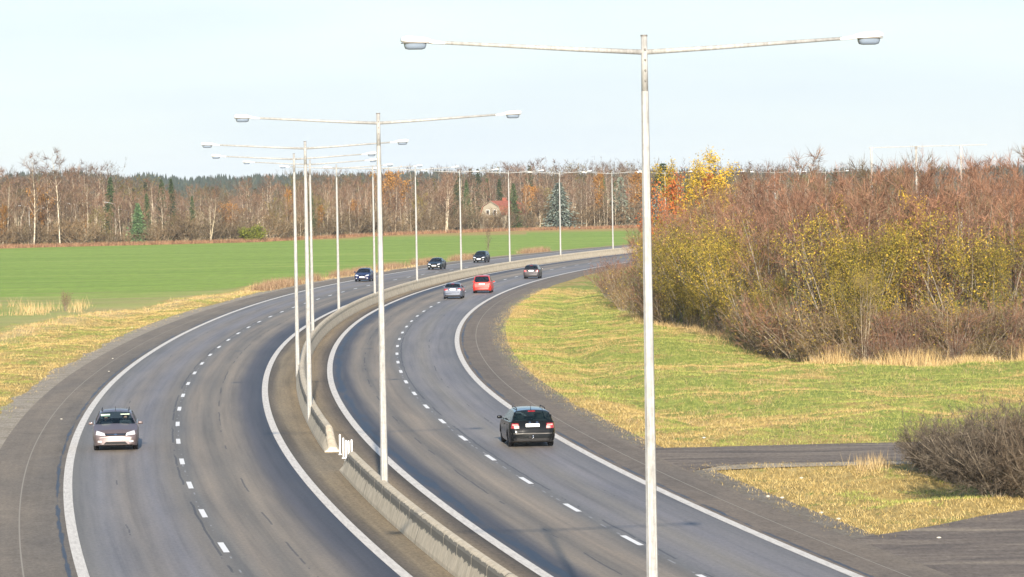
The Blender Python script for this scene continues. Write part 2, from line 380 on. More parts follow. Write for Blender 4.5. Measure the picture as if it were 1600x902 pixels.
def veg(name, stops, rough=.85, trans=0.0):
    """stops: colours by random per island, brightened a little per object"""
    M = Mat(name, rough=rough, spec=.15); c = M.ramp(M.isl(), stops)
    o = M.ramp(M.obr(), [(0, (.62, .62, .64)), (.5, (1, 1, 1)), (1, (1.32, 1.24, 1.14))])
    M.col(M.mix(1, c, o, 'MULTIPLY'))
    if trans:
        t = M.n('BsdfTranslucent'); M.l(c, t.inputs[0]); mx = M.n('MixShader'); mx.inputs[0].default_value = trans
        M.l(M.b.outputs[0], mx.inputs[1]); M.l(t.outputs[0], mx.inputs[2]); M.l(mx.outputs[0], M.N['Material Output'].inputs[0])
    return M.m
V = {
 'redtwig': veg('red_brown_twigs', [(0, (0.08, 0.042, 0.028)), (0.5, (0.17, 0.09, 0.058)), (1, (0.285, 0.165, 0.11))]),
 'browntwig': veg('brown_twigs', [(0, (0.0629, 0.0444, 0.0259)), (0.5, (0.1258, 0.0888, 0.0503)), (1, (0.2146, 0.1591, 0.0962))]),
 'greytwig': veg('grey_twigs', [(0, (0.0364, 0.0291, 0.0218)), (0.5, (0.078, 0.0624, 0.0478)), (0.9, (0.1248, 0.104, 0.0806)), (1, (0.1768, 0.1508, 0.1144))]),
 'birchtwig': veg('birch_twigs', [(0, (0.062, 0.038, 0.026)), (0.5, (0.135, 0.082, 0.055)), (1, (0.245, 0.165, 0.115))]),
 'yellow': veg('yellow_olive_leaves', [(0, (0.085, 0.08, 0.018)), (0.45, (0.195, 0.165, 0.028)), (0.85, (0.31, 0.235, 0.036)), (1, (0.46, 0.31, 0.05))], trans=.12),
 'olive': veg('olive_leaves', [(0, (.09, .085, .02)), (.5, (.19, .17, .035)), (1, (.32, .26, .06))], trans=.2),
 'gold': veg('golden_leaves', [(0, (.20, .15, .02)), (.5, (.38, .27, .03)), (1, (.58, .38, .05))], trans=.12),
 'orange': veg('orange_leaves', [(0, (0.17, 0.085, 0.022)), (0.5, (0.32, 0.15, 0.035)), (1, (0.46, 0.25, 0.06))], trans=.12),
 'red': veg('red_leaves', [(0, (.28, .06, .022)), (.5, (.50, .13, .04)), (1, (.62, .27, .07))], trans=.12),
 'spruce': veg('spruce_needles', [(0, (.018, .035, .014)), (.6, (.045, .075, .028)), (1, (.085, .12, .05))]),
 'greencon': veg('green_needles', [(0, (.035, .07, .03)), (.5, (.075, .14, .06)), (1, (.14, .21, .10))]),
 'blue': veg('blue_needles', [(0, (.05, .07, .055)), (.5, (.12, .155, .13)), (1, (.24, .275, .24))]),
 'lime': veg('yellow_green_leaves', [(0, (0.096, 0.128, 0.016)), (0.5, (0.216, 0.248, 0.024)), (1, (0.336, 0.352, 0.056))], trans=.2),
 'reed': veg('dry_reed', [(0, (0.13, 0.075, 0.042)), (0.5, (0.24, 0.155, 0.09)), (1, (0.4, 0.29, 0.18))]),
 'weed': veg('rusty_weed', [(0, (.05, .028, .017)), (.5, (.11, .062, .038)), (1, (.20, .125, .075))]),
 'straw': veg('dry_straw', [(0, (0.1904, 0.1292, 0.0544)), (0.5, (0.34, 0.2516, 0.1224)), (1, (0.4488, 0.3536, 0.1972))]),
 'grassg': veg('grass_green', [(0, (.12, .15, .03)), (.5, (.25, .28, .065)), (1, (.46, .43, .14))]),
 'grasst': veg('grass_tan', [(0, (.22, .15, .05)), (.5, (.42, .31, .11)), (1, (.62, .48, .22))]),
 'farcon': veg('far_conifers', [(0, (.03, .05, .035)), (1, (.055, .08, .05))]),
}
def bark(name, a, b, sc_=3):
    M = Mat(name, rough=.9, spec=.15); n = M.noise(M.mapv(M.obj(), (1, 1, .6)), sc_, 4, .7)
    M.col(M.ramp(n, [(.38, a), (.55, b)])); return M.m
B_WHITE = bark('birch_bark', (.17, .135, .10), (.58, .50, .38), 4)
B_GREY = bark('grey_bark', (.10, .085, .065), (.24, .205, .16))
B_PALE = bark('pale_bark', (.15, .12, .085), (.34, .285, .20))
B_DARK = bark('dark_bark', (.05, .04, .03), (.11, .09, .07))

# ------------------------------------------------------------------ ground, road, markings
FBY = [-60, 200, 250, 287, 330, 400, 450, 560, 620, 2000]; FBO = [-36, -31, -27, -24, -21, -17.5, -16.5, -16.5, -17, -17]
PAVE_X = [8.9, 9.8, 10.8, 12.3, 13.8, 15.3, 20, 30, 60, 200]; PAVE_Y = [109, 110.4, 111.7, 113.9, 116.6, 118.5, 124, 132, 150, 230]
def paved(X, Y):                                          # metres outside the two side roads (negative inside)
    a = np.where(X > 3, np.maximum(139.9 - Y, Y - (149.2 + .05 * np.clip(X - 9, 0, 60))), 99)
    b = (Y - np.interp(X, PAVE_X, PAVE_Y)) * .75
    b = np.where(X > 6, b, 99)
    return np.minimum(a, b)
def ground_z(X, Y):
    o = roff(X, Y)
    d = np.maximum(o - off(9.4, Y) - 2.5, off(-9.7, Y) - 3.2 - o)      # metres beyond the paved edge
    d = np.minimum(d, np.where(o > 0, paved(X, Y), 99))
    t = np.clip(d / 5, 0, 1); t = t * t * (3 - 2 * t)
    fld = np.clip((np.interp(Y, FBY, FBO) - o) / 3, 0, 1)
    far = np.clip((Y - 500) / 150, 0, 1)
    amp = t * (1 - fld * .85) * (1 - far)
    z = -0.06 + amp * (.34 * vnoise(X / 9, Y / 16, 1) + .20 * vnoise(X / 3.1, Y / 5, 2) + .11 * vnoise(X / 1.2, Y / 1.6, 3))
    dd = np.where(o > 0, np.exp(-((o - off(9.4, Y) - 7.0) / 1.8) ** 2), 0) * np.clip((Y - 152) / 12, 0, 1)              # shallow ditch beside the right shoulder
    return z - .25 * dd * t
def nonuni(a, b, st, lo, hi, g=1.18):
    xs = list(np.arange(a, b + st / 2, st)); s = st; x = xs[-1]; r = []
    while x < hi: s *= g; x += s; r.append(x)
    s = st; x = xs[0]; l_ = []
    while x > lo: s *= g; x -= s; l_.append(x)
    return np.array(l_[::-1] + xs + r)
gx = nonuni(-48, 34, .5, -3500, 3500, 1.15); gy = np.concatenate([nonuni(96, 270, .5, -400, 271, 1.3)[:-2], np.arange(270, 430, 1.0), nonuni(430, 560, 3, 431, 6000, 1.12)[0:]])
gy = np.unique(np.round(gy, 2)); gy = gy[np.concatenate([[True], np.diff(gy) > .2])]
GX, GY = np.meshgrid(gx, gy); Z = ground_z(GX, GY)
nx_, ny_ = len(gx), len(gy)
idx = np.arange(nx_ * ny_).reshape(ny_, nx_)
Fg = np.stack([idx[:-1, :-1], idx[:-1, 1:], idx[1:, 1:], idx[1:, :-1]], -1).reshape(-1, 4)
me = mesh_np('ground', np.stack([GX, GY, Z], -1).reshape(-1, 3), Fg, M_GROUND, smooth=True)
O = roff(GX, GY)
fb = np.interp(GY, FBY, FBO) + .5 * vnoise(GX / 2, GY / 2, 5)
fldw = np.clip((fb - O) / 1.2, 0, 1) * (GY < 740 + (GX + 95) * .95)
dist = np.maximum(O - off(9.4, GY) - 2.5, off(-9.7, GY) - 3.2 - O)
dist = np.where(O > 0, np.minimum(dist, paved(GX, GY)), dist)
dry = .24 + .6 * np.exp(-np.clip(dist, 0, 99) / 3.4) + .25 * vnoise(GX / 5, GY / 9, 71)
dry = np.where(O < 0, .45 + .5 * np.exp(-np.clip(dist, 0, 99) / 5), dry)
dry = np.where((O > 0) & (GY > 90) & (GY < 142) , .66, dry)
dry = dry + .18 * np.clip((200 - GY) / 60, -.3, 1) * (O > 0)
dry = np.where(GY > 700, .9, dry)
straw = np.exp(-((O - np.interp(GY, FBY, FBO) - 1.6) / 1.5) ** 2) * (GY < 600)
soil = np.clip((462 - GY) / 90, 0, 1) * .52 + .2 * np.clip(1 - (np.interp(GY, FBY, FBO) - O) / 10, 0, 1) * (GY < 500)
ca = me.color_attributes.new('zone', 'FLOAT_COLOR', 'POINT')
ca.data.foreach_set('color', np.stack([fldw, dry, straw, soil], -1).astype(np.float32).ravel())
tag(link('ground', me), kind='structure')

YS = np.concatenate([np.arange(-40, 96, 6.0), np.arange(96, 260, 1.5), np.arange(260, 760, 4.0)])
def strip(name, us, z, mat, dus=None, parent=None, ys=YS, zs=None, smooth=False):
    """sheet that follows the road between nominal offsets us"""
    dus = dus or [0] * len(us); cols = [rp(u, ys, d) for u, d in zip(us, dus)]
    n, k = len(ys), len(us)
    Vv = np.zeros((n, k, 3)); UVv = np.zeros((n, k, 2))
    for j in range(k):
        Vv[:, j, 0] = cols[j]; Vv[:, j, 1] = ys; Vv[:, j, 2] = z if zs is None else zs[j]
        UVv[:, j, 0] = us[j] + dus[j]; UVv[:, j, 1] = ys
    idx = np.arange(n * k).reshape(n, k)
    Fc = np.stack([idx[:-1, :-1], idx[:-1, 1:], idx[1:, 1:], idx[1:, :-1]], -1).reshape(-1, 4)
    me = mesh_np(name, Vv.reshape(-1, 3), Fc, mat, smooth=smooth)
    uvl = me.uv_layers.new(name='UVMap'); uvl.data.foreach_set('uv', UVv.reshape(-1, 2)[Fc.ravel()].astype(np.float32).ravel())
    return link(name, me, parent)
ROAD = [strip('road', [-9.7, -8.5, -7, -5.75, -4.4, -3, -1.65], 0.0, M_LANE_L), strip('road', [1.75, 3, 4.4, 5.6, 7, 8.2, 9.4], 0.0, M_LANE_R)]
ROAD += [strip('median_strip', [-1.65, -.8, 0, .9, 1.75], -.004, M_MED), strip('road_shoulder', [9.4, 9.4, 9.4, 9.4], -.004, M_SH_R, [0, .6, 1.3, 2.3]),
         strip('road_shoulder', [-9.7, -9.7, -9.7, -9.7], -.004, M_SH_L, [-2.85, -1.7, -.8, 0])]
ROAD += [strip('gravel_verge', [9.4, 9.4], 0, M_GRAVD, [2.3, 3.3], zs=[-.012, -.055]), strip('gravel_verge', [-9.7, -9.7], 0, M_GRAV, [-4.4, -2.85], zs=[-.055, -.012])]
for o in ROAD: tag(o, kind='structure')
for u, wd in ((-9.7, .30), (-1.65, .30), (1.75, .30), (9.4, .30)):
    tag(strip('edge_line', [u, u], .006, M_LINE, [-wd / 2, wd / 2]), kind='structure')
for u, d in ((9.4, 1.25), (-9.7, -1.55)):
    tag(strip('asphalt_seam', [u, u], .002, M_SEAM, [d - .022, d + .022]), kind='structure')
def dashes(u, Y0, period, L, wd, z, mat, Yend, name, jit=0, seed=1):
    rr = random.Random(seed); vs = []; fs = []; uvs = []; Y = Y0
    while Y < Yend:
        l2 = L * (1 - jit * rr.random()); y0 = Y - l2 / 2 + jit * rr.uniform(-1, 1)
        ysx = np.linspace(y0, y0 + l2, 4)
        dx = jit * rr.uniform(-.05, .05)
        for i in range(3):
            b = len(vs)
            for yy, s_ in ((ysx[i], -1), (ysx[i], 1), (ysx[i + 1], 1), (ysx[i + 1], -1)):
                vs.append((float(rp(u, yy, dx + s_ * wd / 2)), yy, z)); uvs.append((u + s_ * wd / 2, yy))
            fs.append((b, b + 1, b + 2, b + 3))
        Y += period
    me = mesh_np(name, vs, fs, mat); ul = me.uv_layers.new(name='UVMap')
    for lp in me.loops: ul.data[lp.index].uv = uvs[lp.vertex_index]
    return tag(link(name, me), kind='structure')
M_DASH = Mat('white_dash_paint', (.74, .72, .68), .6).m
dashes(-5.75, 110.2 - 11.82 * 4, 11.82, 3.1, .17, .006, M_DASH, 700, 'lane_marking')
dashes(5.6, 110.3 - 11.55 * 4, 11.55, 3.1, .17, .006, M_DASH, 700, 'lane_marking')
dashes(-5.75, 60, 2.9, 1.2, .05, .004, M_FAINT, 330, 'worn_marking', .9, 3)
dashes(5.6, 60, 2.3, 1.3, .06, .004, M_FAINT, 330, 'worn_marking', .8, 4)
# side road and lay-by asphalt on the right
def poly(name, pts, z, mat):
    return tag(link(name, mesh_np(name, [(x, y, z) for x, y in pts], [tuple(range(len(pts)))], mat)), kind='structure')
rs = [(float(rp(9.4, y, .9)), y) for y in np.arange(136, 155, 1.0)]
far_e = [(4.5, 151.0), (5.4, 149.0), (7.5, 149.1), (9.8, 149.5), (12.1, 149.8), (20, 150.3), (60, 152.8), (200, 161)]
near_e = [(200, 145), (60, 141.5), (13.6, 140.0), (11.3, 140.1), (8.7, 140.0), (7.3, 139.2), (6.4, 137.5), (5.9, 135.5)]
poly('side_road', [rs[0]] + [(float(rp(9.4, 152, .9)), 152.0)] + far_e + near_e, -.012, M_SIDE)
poly('side_road', [(float(rp(9.4, y, .9)), y) for y in (112, 100, 90, 75, 60, 30, 0)] + [(200, 0)] + list(zip(PAVE_X[::-1], PAVE_Y[::-1])) + [(8.0, 110)], -.014, M_SIDE)
ga = [(6.1, 138.9), (7.3, 139.3), (8.7, 140.02), (10, 140.06), (11.3, 140.1), (13.6, 140.02), (20, 140.2), (30, 140.5)]; gb = [(6.3, 136.6), (7.5, 137.7), (8.7, 138.2), (10, 138.5), (11.3, 138.5), (13.6, 138.8), (20, 139.4), (30, 140.0)]
gv = [(x, y, -.02) for x, y in ga] + [(x, y, -.05) for x, y in gb]
tag(link('gravel_verge', mesh_np('gravel_verge', gv, [(i, i + 1, i + 9, i + 8) for i in range(7)], M_GRAV)), kind='structure')

# ------------------------------------------------------------------ concrete median barrier
M_MORTAR = Mat('joint_mortar', (.60, .52, .39), .9).m
def barrier(name, Ya, Yb, label):
    ys = np.concatenate([np.arange(Ya, min(Yb, 260), .5), np.arange(max(Ya, 260), Yb + .1, 2.5)])
    prof = [(-.31, 0), (-.30, .10), (-.17, .52), (-.165, .70), (-.12, .80), (-.05, .85), (.05, .85), (.12, .80), (.165, .70), (.17, .52), (.30, .10), (.31, 0)]
    n, k = len(ys), len(prof); Vv = np.zeros((n, k, 3)); UVv = np.zeros((n, k, 2))
    h = np.ones(n)
    for i, y in enumerate(ys):
        for e in (Ya, Yb):
            if abs(e - y) < 3.0 and 110 < e < 200: h[i] = .22 + .78 * abs(y - e) / 3.0
    for j, (dx, z) in enumerate(prof):
        Vv[:, j, 0] = kc(ys) + (.10 + dx) * np.sqrt(1 + kd(ys) ** 2); Vv[:, j, 1] = ys; Vv[:, j, 2] = z * h
        UVv[:, j, 0] = dx; UVv[:, j, 1] = ys
    idx = np.arange(n * k).reshape(n, k)
    Fc = [tuple(q) for q in np.stack([idx[:-1, :-1], idx[:-1, 1:], idx[1:, 1:], idx[1:, :-1]], -1).reshape(-1, 4)]
    Fc += [tuple(range(k)), tuple(range((n - 1) * k, n * k))[::-1]]
    me = mesh_np(name, Vv.reshape(-1, 3), Fc, M_CONC)
    ul = me.uv_layers.new(name='UVMap'); U2 = UVv.reshape(-1, 2)
    ul.data.foreach_set('uv', U2[[l_.vertex_index for l_ in me.loops]].astype(np.float32).ravel())
    o = link(name, me); tag(o, label, 'barrier', 'concrete barriers along the median')
    # raised mortar joints and dark gaps between castings
    mb = MB(); md = MB(); y = math.ceil(Ya / 2.9) * 2.9 ; i = 0
    while y < min(Yb, 430):
        big = i % 6 == 3
        if min(abs(y - Ya), abs(y - Yb)) > 3:
            for a, b in zip(prof[:-1], prof[1:]):
                ex = .004 if not big else .003; wd = .022 if not big else .04
                P = []
                for yy, (dx, z) in ((y - wd, a), (y + wd, a), (y + wd, b), (y - wd, b)):
                    sx = math.copysign(ex, dx); P.append((float(kc(yy) + (.10 + dx + sx) * math.sqrt(1 + float(kd(yy)) ** 2)), yy, z + (ex if z > .6 else 0)))
                (md if big else mb).add(P, [(0, 1, 2, 3)])
            if mb.v: mb.build('joint', M_MORTAR, o)
            if md.v: md.build('expansion_gap', M_JOINT, o)
            mb = MB(); md = MB()
        y += 2.9; i += 1
    return o
barrier('concrete_barrier', 30, 140.0, 'near concrete median barrier with damp grey patches, ending at the white posts')
barrier('concrete_barrier', 149.5, 745, 'long far concrete median barrier curving away behind the white posts')

# white marker posts in the gap
pts = [(531.5, 710.5), (536.8, 716.5), (541, 720.5), (545, 721), (549.8, 719.5)]
posw = ['farthest, leftmost', 'second from the left', 'middle', 'fourth from the left', 'rightmost, nearest']
for i, ((px, py), wd) in enumerate(zip(pts, posw)):
    x, y = at(px, py); mb = MB(); mb.tube([(0, 0, -.05), (0, 0, .74)], [.036, .036], 10)
    mb.tube([(0, 0, .74), (0, 0, .77)], [.036, .02], 10)
    o = empty('marker_post', (x, y, 0)); mb.build('post', M_WHITE, o, True)
    b = MB(); b.tube([(0, 0, -.05), (0, 0, .03)], [.07, .06], 10); b.build('foot', M_WHITE, o)
    tag(o, 'white marker post in the barrier gap, %s of five' % wd, 'marker post', 'white marker posts in the barrier gap')

# ------------------------------------------------------------------ lamp posts
def lamp_proto():
    root = empty('street_lamp')
    mb = MB(); mb.tube([(0, 0, -.86), (0, 0, 11.05)], [.135, .078], 8); mb.build('pole', M_GALV, root)
    mb = MB(); mb.tube([(0, 0, 11.0), (0, 0, 12.1)], [.072, .066], 12); sp_ = mb.build('spigot', M_GALV, root, True)
    mb = MB(); mb.tube([(0, 0, 12.1), (0, 0, 12.13)], [.074, .074], 12); mb.build('pole_cap', M_CAP, root)
    for z in (11.25, 11.45, 11.65, 11.85):
        mb = MB(); mb.tube([(0, -.05, z), (0, -.105, z)], [.02, .02], 6); mb.build('bolt', M_CAP, root)
    for s in (-1, 1):
        mb = MB(); mb.tube([(s * .05, 0, 11.80), (s * 1.4, 0, 11.865), (s * 4.2, 0, 12.02)], [.052, .046, .034], 10)
        mb.build('arm', M_GALV, root, True)
        # head: slim housing, wider tray, glass bowl under it
        prof = [(4.16, .055, .04, 12.0), (4.42, .07, .055, 12.02), (4.5, .12, .07, 12.04), (4.62, .15, .085, 12.05), (4.95, .155, .09, 12.07), (5.05, .12, .06, 12.07)]
        vs = []; fs = []; n = 14
        for (x, hw, hh, zc) in prof:
            for k in range(n):
                t = 2 * math.pi * k / n; c, q = math.cos(t), math.sin(t)
                vs.append((s * x, hw * math.copysign(abs(c) ** .6, c), zc + hh * (math.copysign(abs(q) ** .6, q) if q > 0 else -.45 * abs(q) ** .5)))
        for i in range(len(prof) - 1):
            for k in range(n): fs.append((i * n + k, i * n + (k + 1) % n, (i + 1) * n + (k + 1) % n, (i + 1) * n + k))
        fs += [tuple(range(n)), tuple(range(5 * n, 6 * n))]
        hb = MB(); hb.add(vs, fs); hd = hb.build('lamp_head', M_WHITE, root, True)
        bb = MB(); vs = []; fs = []; lv = [(0, 1, 1), (-.06, .97, .96), (-.11, .86, .82), (-.125, .6, .5)]
        for (dz, sx, sy) in lv:
            for k in range(16):
                t = 2 * math.pi * k / 16; c, q = math.cos(t), math.sin(t)
                vs.append((s * (4.77 + .235 * sx * math.copysign(abs(c) ** .55, c)), .13 * sy * math.copysign(abs(q) ** .55, q), 12.02 + dz))
        for i in range(3):
            for k in range(16): fs.append((i * 16 + k, i * 16 + (k + 1) % 16, (i + 1) * 16 + (k + 1) % 16, (i + 1) * 16 + k))
        fs.append(tuple(range(48, 64)))
        bb.add(vs, fs); bb.build('lamp_bowl', M_BOWL, hd, True)
        rb = MB(); rb.box(4.5, 5.04, -.145, .145, 12.012, 12.028) if s > 0 else rb.box(-5.04, -4.5, -.145, .145, 12.012, 12.028)
        rb.build('rim_seal', M_CAP, hd)
    return root
POLES = [(2.57, 74.4), (-4.1, 123.3), (-8.7, 167.5), (-11.4, 208.0), (-13.0, 255.9), (-13.3, 301.7), (-12.0, 344.3), (-9.4, 390.5), (-5.6, 437.3),
         (-0.2, 478.4), (6.5, 519.9), (14.5, 561.1), (23.7, 602.6), (34.2, 643.8), (46.0, 684.6), (58.1, 725.4)]
ordn = ['first and nearest', 'second', 'third', 'fourth', 'fifth', 'sixth', 'seventh', 'eighth', 'ninth', 'tenth', 'eleventh', 'twelfth', 'thirteenth', 'fourteenth', 'fifteenth', 'sixteenth and farthest']
LSX = (.915, .89, .87, .86, .86)
LTOP = [h_top(a, b, POLES[i][1]) for i, (a, b) in enumerate([(1006, 55), (592, 177), (477, 221), (461, 240), (482, 250), (525.5, 257.5), (583, 259), (649, 261), (718.7, 265), (793.7, 266.7), (873, 267.5), (955.5, 268)])]
print('tops', LTOP)
lp = lamp_proto()
for i, (x, y) in enumerate(POLES):
    o = lp if i == 0 else copy_tree(lp)
    o.location = (x, y, .86); o.rotation_euler.z = heading(y) - math.pi / 2
    ex = {0: 'cut by the bottom edge', 1: 'on the near barrier', 12: 'beside the red cherry tree'}.get(i, 'on the far barrier' if i < 12 else 'mostly hidden by the copse')
    o.scale = (LSX[min(i, 4)], 1, (LTOP[min(i, 11)] - .86) / 12.13)
    tag(o, 'double armed lamp post, %s along the median, %s' % (ordn[i].replace('first and ', '').replace('sixteenth and ', ''), ex), 'lamp post', 'double armed lamp posts along the median')

# ------------------------------------------------------------------ cars
def patch(bvh, corners, axis, n=(8, 5), offs=.008, round_=0.0):
    """corners in (y,z): bl, br, tr, tl ; projected along x (axis +1 front, -1 rear) or along y (axis 2/-2) on to the body"""
    vs = []; nu, nv = n
    for j in range(nv + 1):
        for i in range(nu + 1):
            u = i / nu; v = j / nv
            uu, vv = u, v
            if round_:
                a, b = 2 * u - 1, 2 * v - 1
                uu = .5 + .5 * a * math.sqrt(1 - round_ * b * b / 2); vv = .5 + .5 * b * math.sqrt(1 - round_ * a * a / 2)
            A = [corners[0][q] * (1 - uu) * (1 - vv) + corners[1][q] * uu * (1 - vv) + corners[2][q] * uu * vv + corners[3][q] * (1 - uu) * vv for q in (0, 1)]
            if abs(axis) == 1: org = Vector((axis * 6, A[0], A[1])); d = Vector((-axis, 0, 0))
            else: org = Vector((A[0], axis * 3, A[1])); d = Vector((0, -axis / 2, 0))
            h = bvh.ray_cast(org, d)
            if h[0] is None: return None
            vs.append(h[0] - d * offs)
    fs = [(j * (nu + 1) + i, j * (nu + 1) + i + 1, (j + 1) * (nu + 1) + i + 1, (j + 1) * (nu + 1) + i) for j in range(nv) for i in range(nu)]
    mb = MB(); mb.add(vs, fs); return mb

def glass_mat(name, col=(.02, .035, .04), alpha=.62):
    M = Mat(name, col, .05, 0, .3); t = M.n('BsdfTransparent'); t.inputs[0].default_value = (.7, .82, .85, 1)
    mx = M.n('MixShader'); mx.inputs[0].default_value = alpha
    M.l(t.outputs[0], mx.inputs[1]); M.l(M.b.outputs[0], mx.inputs[2]); M.l(mx.outputs[0], M.N['Material Output'].inputs[0]); return M.m
GLASS = glass_mat('car_glass'); GLASS_D = glass_mat('dark_car_glass', (.006, .010, .016), .8)
M_TYRE = Mat('tyre_rubber', (.013, .013, .014), .8, 0, .2).m; M_RIM = Mat('alloy_rim', (.22, .22, .23), .45, .5).m
M_BLACK = Mat('black_trim', (.006, .006, .007), .6, 0, .25).m; M_DARKIN = Mat('cabin_trim', (.012, .013, .016), .8, 0, .2).m
M_SEAT = Mat('seat_fabric', (.035, .042, .042), .9, 0, .2).m
M_CHROME = Mat('chrome_trim', (.75, .75, .76), .15, 1).m
M_TRIM = Mat('dull_chrome', (.07, .066, .06), .5, .2).m
M_PLATE = Mat('number_plate', (.85, .85, .84), .4).m
def lampmat(name, col, rough=.12):
    M = Mat(name, col, rough, 0, .7, 1); v = M.n('TexVoronoi'); v.inputs['Scale'].default_value = 16; M.l(M.obj(), v.inputs['Vector'])
    M.col(M.mix(M.math('MULTIPLY', v.outputs['Distance'], 1.6, clamp=True), tuple(min(1, c * 1.15) for c in col), tuple(c * .55 for c in col))); return M.m
M_HEAD = lampmat('headlight_lens', (.78, .80, .84)); M_TAIL = lampmat('tail_light_lens', (.42, .012, .010), .25); M_TAIL2 = lampmat('tail_light_clear', (.80, .35, .32))
M_FOG = lampmat('fog_light_lens', (.85, .85, .85)); M_SCREEN = Mat('sun_visor', (.52, .62, .50), .8).m

def car(name, style, L, W, H, mat, label, cat='car', rails=False, glass=None, people=False, towbar=False, grille='split', tail='corner', roofmat=None, dark_bumper=False):
    root = empty(name); tag(root, label, cat); glass = glass or GLASS_D
    h = L / 2; r = H
    if style in ('wagon', 'hatch', 'mpv'):
        tl = .16 if style != 'mpv' else .10
        cowl = h - (1.18 if style == 'wagon' else .98 if style == 'hatch' else .85)
        rf = cowl - .80
        top = [(h, .56), (h - .03, .62), (h - .12, .70), (h - .30, .79), (cowl + .25, .94), (cowl, .99), (rf, r - .07), (rf - .35, r - .01), (rf - .9, r), (-h + 1.2, r - .01), (-h + .55, r - .05), (-h + .42, r - .09), (-h + tl, 1.02), (-h + .05, .86), (-h + .02, .62), (-h, .56)]
        rg = (-h + .42, -h + tl)
    else:
        cowl = h - 1.25; rf = cowl - .78
        top = [(h, .54), (h - .03, .60), (h - .12, .68), (h - .30, .75), (cowl + .25, .90), (cowl, .95), (rf, r - .07), (rf - .4, r - .01), (rf - .9, r), (-h + 1.55, r - .08), (-h + .85, 1.04), (-h + .75, 1.03), (-h + .15, .98), (-h + .05, .88), (-h + .02, .60), (-h, .54)]
        rg = (-h + 1.55, -h + .85)
    top = sorted(top); tx = [p[0] for p in top]; tz = [p[1] for p in top]
    wx = [h - .88, -h + .95]; RW = .325; AR = .385
    xs = set(round(x, 3) for x in tx)
    for q in (0.008, .07, .2): xs |= {round(h - q, 3), round(-h + q, 3)}
    for x0 in wx:
        for a in np.linspace(-1, 1, 13): xs.add(round(x0 + AR * math.sin(a * math.pi / 2), 3))
    x = -h
    while x < h: xs.add(round(x, 3)); x += .16
    # pillars at fixed stations
    bp = [(rf + cowl) / 2 - .05, (rf - .62), (rf - .72), (rf - 1.45), (rf - 1.53)]
    for b in bp: xs.add(round(b, 3))
    xs = sorted(xs); xs2 = [xs[0]]
    for q in xs[1:]:
        if q - xs2[-1] > .006: xs2.append(q)
    xs = xs2; N = 11; rings = []
    for x in xs:
        zt = float(np.interp(x, tx, tz)); e = h - abs(x)
        hw = W / 2 - (.13 * max(0, 1 - e / .55) ** 2.2 + .10 * max(0, 1 - e / .12) ** 2)
        if x > 0: hw -= .03 * max(0, (x - h + 1.3) / 1.3) ** 2
        belt = .90 + .08 * (h - x) / L * 1.2; belt = min(belt, zt - .035)
        g = max(0, min(1, (zt - belt - .03) / (r - .95)))
        zl = .20 + .06 * max(0, 1 - e / .25)
        for x0 in wx:
            if abs(x - x0) < AR: zl = max(zl, .30 + math.sqrt(AR * AR - (x - x0) ** 2) * 1.0)
        z2 = max(.42 if zt > .5 else .4, zl + .02); z3 = max(min(.66, zt - .06), z2 + .015); z4 = max(belt, z3 + .012)
        rw = W / 2 - .30 if style != 'mpv' else W / 2 - .24
        yb = hw - .07; yt = yb * (1 - g) + min(yb, rw) * g
        if g <= 0.02:
            P = [(hw - .14, zl), (hw - .05, zl), (hw - .005, z2), (hw, z3), (hw - .035, z4), (hw - .09, max(z4, zt - .020)), (hw - .16, max(z4, zt - .014)), (hw - .27, zt - .008), (hw * .55, zt + .004), (hw * .28, zt + .012), (0, zt + .015)]
        else:
            P = [(hw - .14, zl), (hw - .05, zl), (hw - .005, z2), (hw, z3), (hw - .035, z4), (yb, z4 + .012), (yt + (yb - yt) * .04, zt - .075 * g - .012), (yt - .085 * g - .02, zt - .018 * g - .004), (yt * .62, zt - .002), (yt * .3, zt + .014), (0, zt + .02)]
        rings.append((x, g, P))
    verts = []; 
    for (x, g, P) in rings:
        bow = 0
        for (y, z) in P: verts.append((x, y, z))
        for (y, z) in P[-2::-1]: verts.append((x, -y, z))
    M_ = 2 * N - 1; body = []; side = [[], []]; wind = []; rear = []
    for i in range(len(rings) - 1):
        xa, xb = rings[i][0], rings[i + 1][0]; xm = (xa + xb) / 2; gm = (rings[i][1] + rings[i + 1][1]) / 2
        for j in range(M_ - 1):
            f = (i * M_ + j, i * M_ + j + 1, (i + 1) * M_ + j + 1, (i + 1) * M_ + j)
            jj = j if j < N - 1 else 2 * (N - 1) - 1 - j
            tgt = body
            if jj >= 7 and cowl - .0 > xm > rf + .0 : tgt = wind
            elif jj >= 7 and rg[0] > xm > rg[1]: tgt = rear
            elif jj >= 7 and style == 'sedan' and False: pass
            elif jj == 5 and gm > .25 and xm < (rf + cowl) / 2 + .25:
                pil = any(a > xm > b for a, b in ((bp[1], bp[2]), (bp[3], bp[4]))) or xm < rg[0] - (.02 if style != 'sedan' else -.12)
                if xm > bp[0] + .02 and gm < .55: pil = False
                if not pil: tgt = side[0 if j < N - 1 else 1]
            tgt.append(f)
    body.append(tuple(range(M_))); body.append(tuple(range((len(rings) - 1) * M_, len(rings) * M_))[::-1])
    # closed underside
    for i in range(len(rings) - 1):
        body.append((i * M_, (i + 1) * M_, (i + 1) * M_ + M_ - 1, i * M_ + M_ - 1))
    def sub(nm, fs, mt, off_=0.0, parent=root):
        used = sorted({i for f in fs for i in f}); mp = {a: b for b, a in enumerate(used)}
        mb = MB(); mb.add([verts[i] for i in used], [tuple(mp[i] for i in f) for f in fs])
        return mb.build(nm, mt, parent, True)
    me_b = sub('body', body, mat)
    md = me_b.modifiers.new('e', 'EDGE_SPLIT'); md.split_angle = R(38)
    sub('windshield', wind, glass); sub('rear_window', rear, glass)
    for s_ in side:
        if s_: sub('side_window', s_, glass)
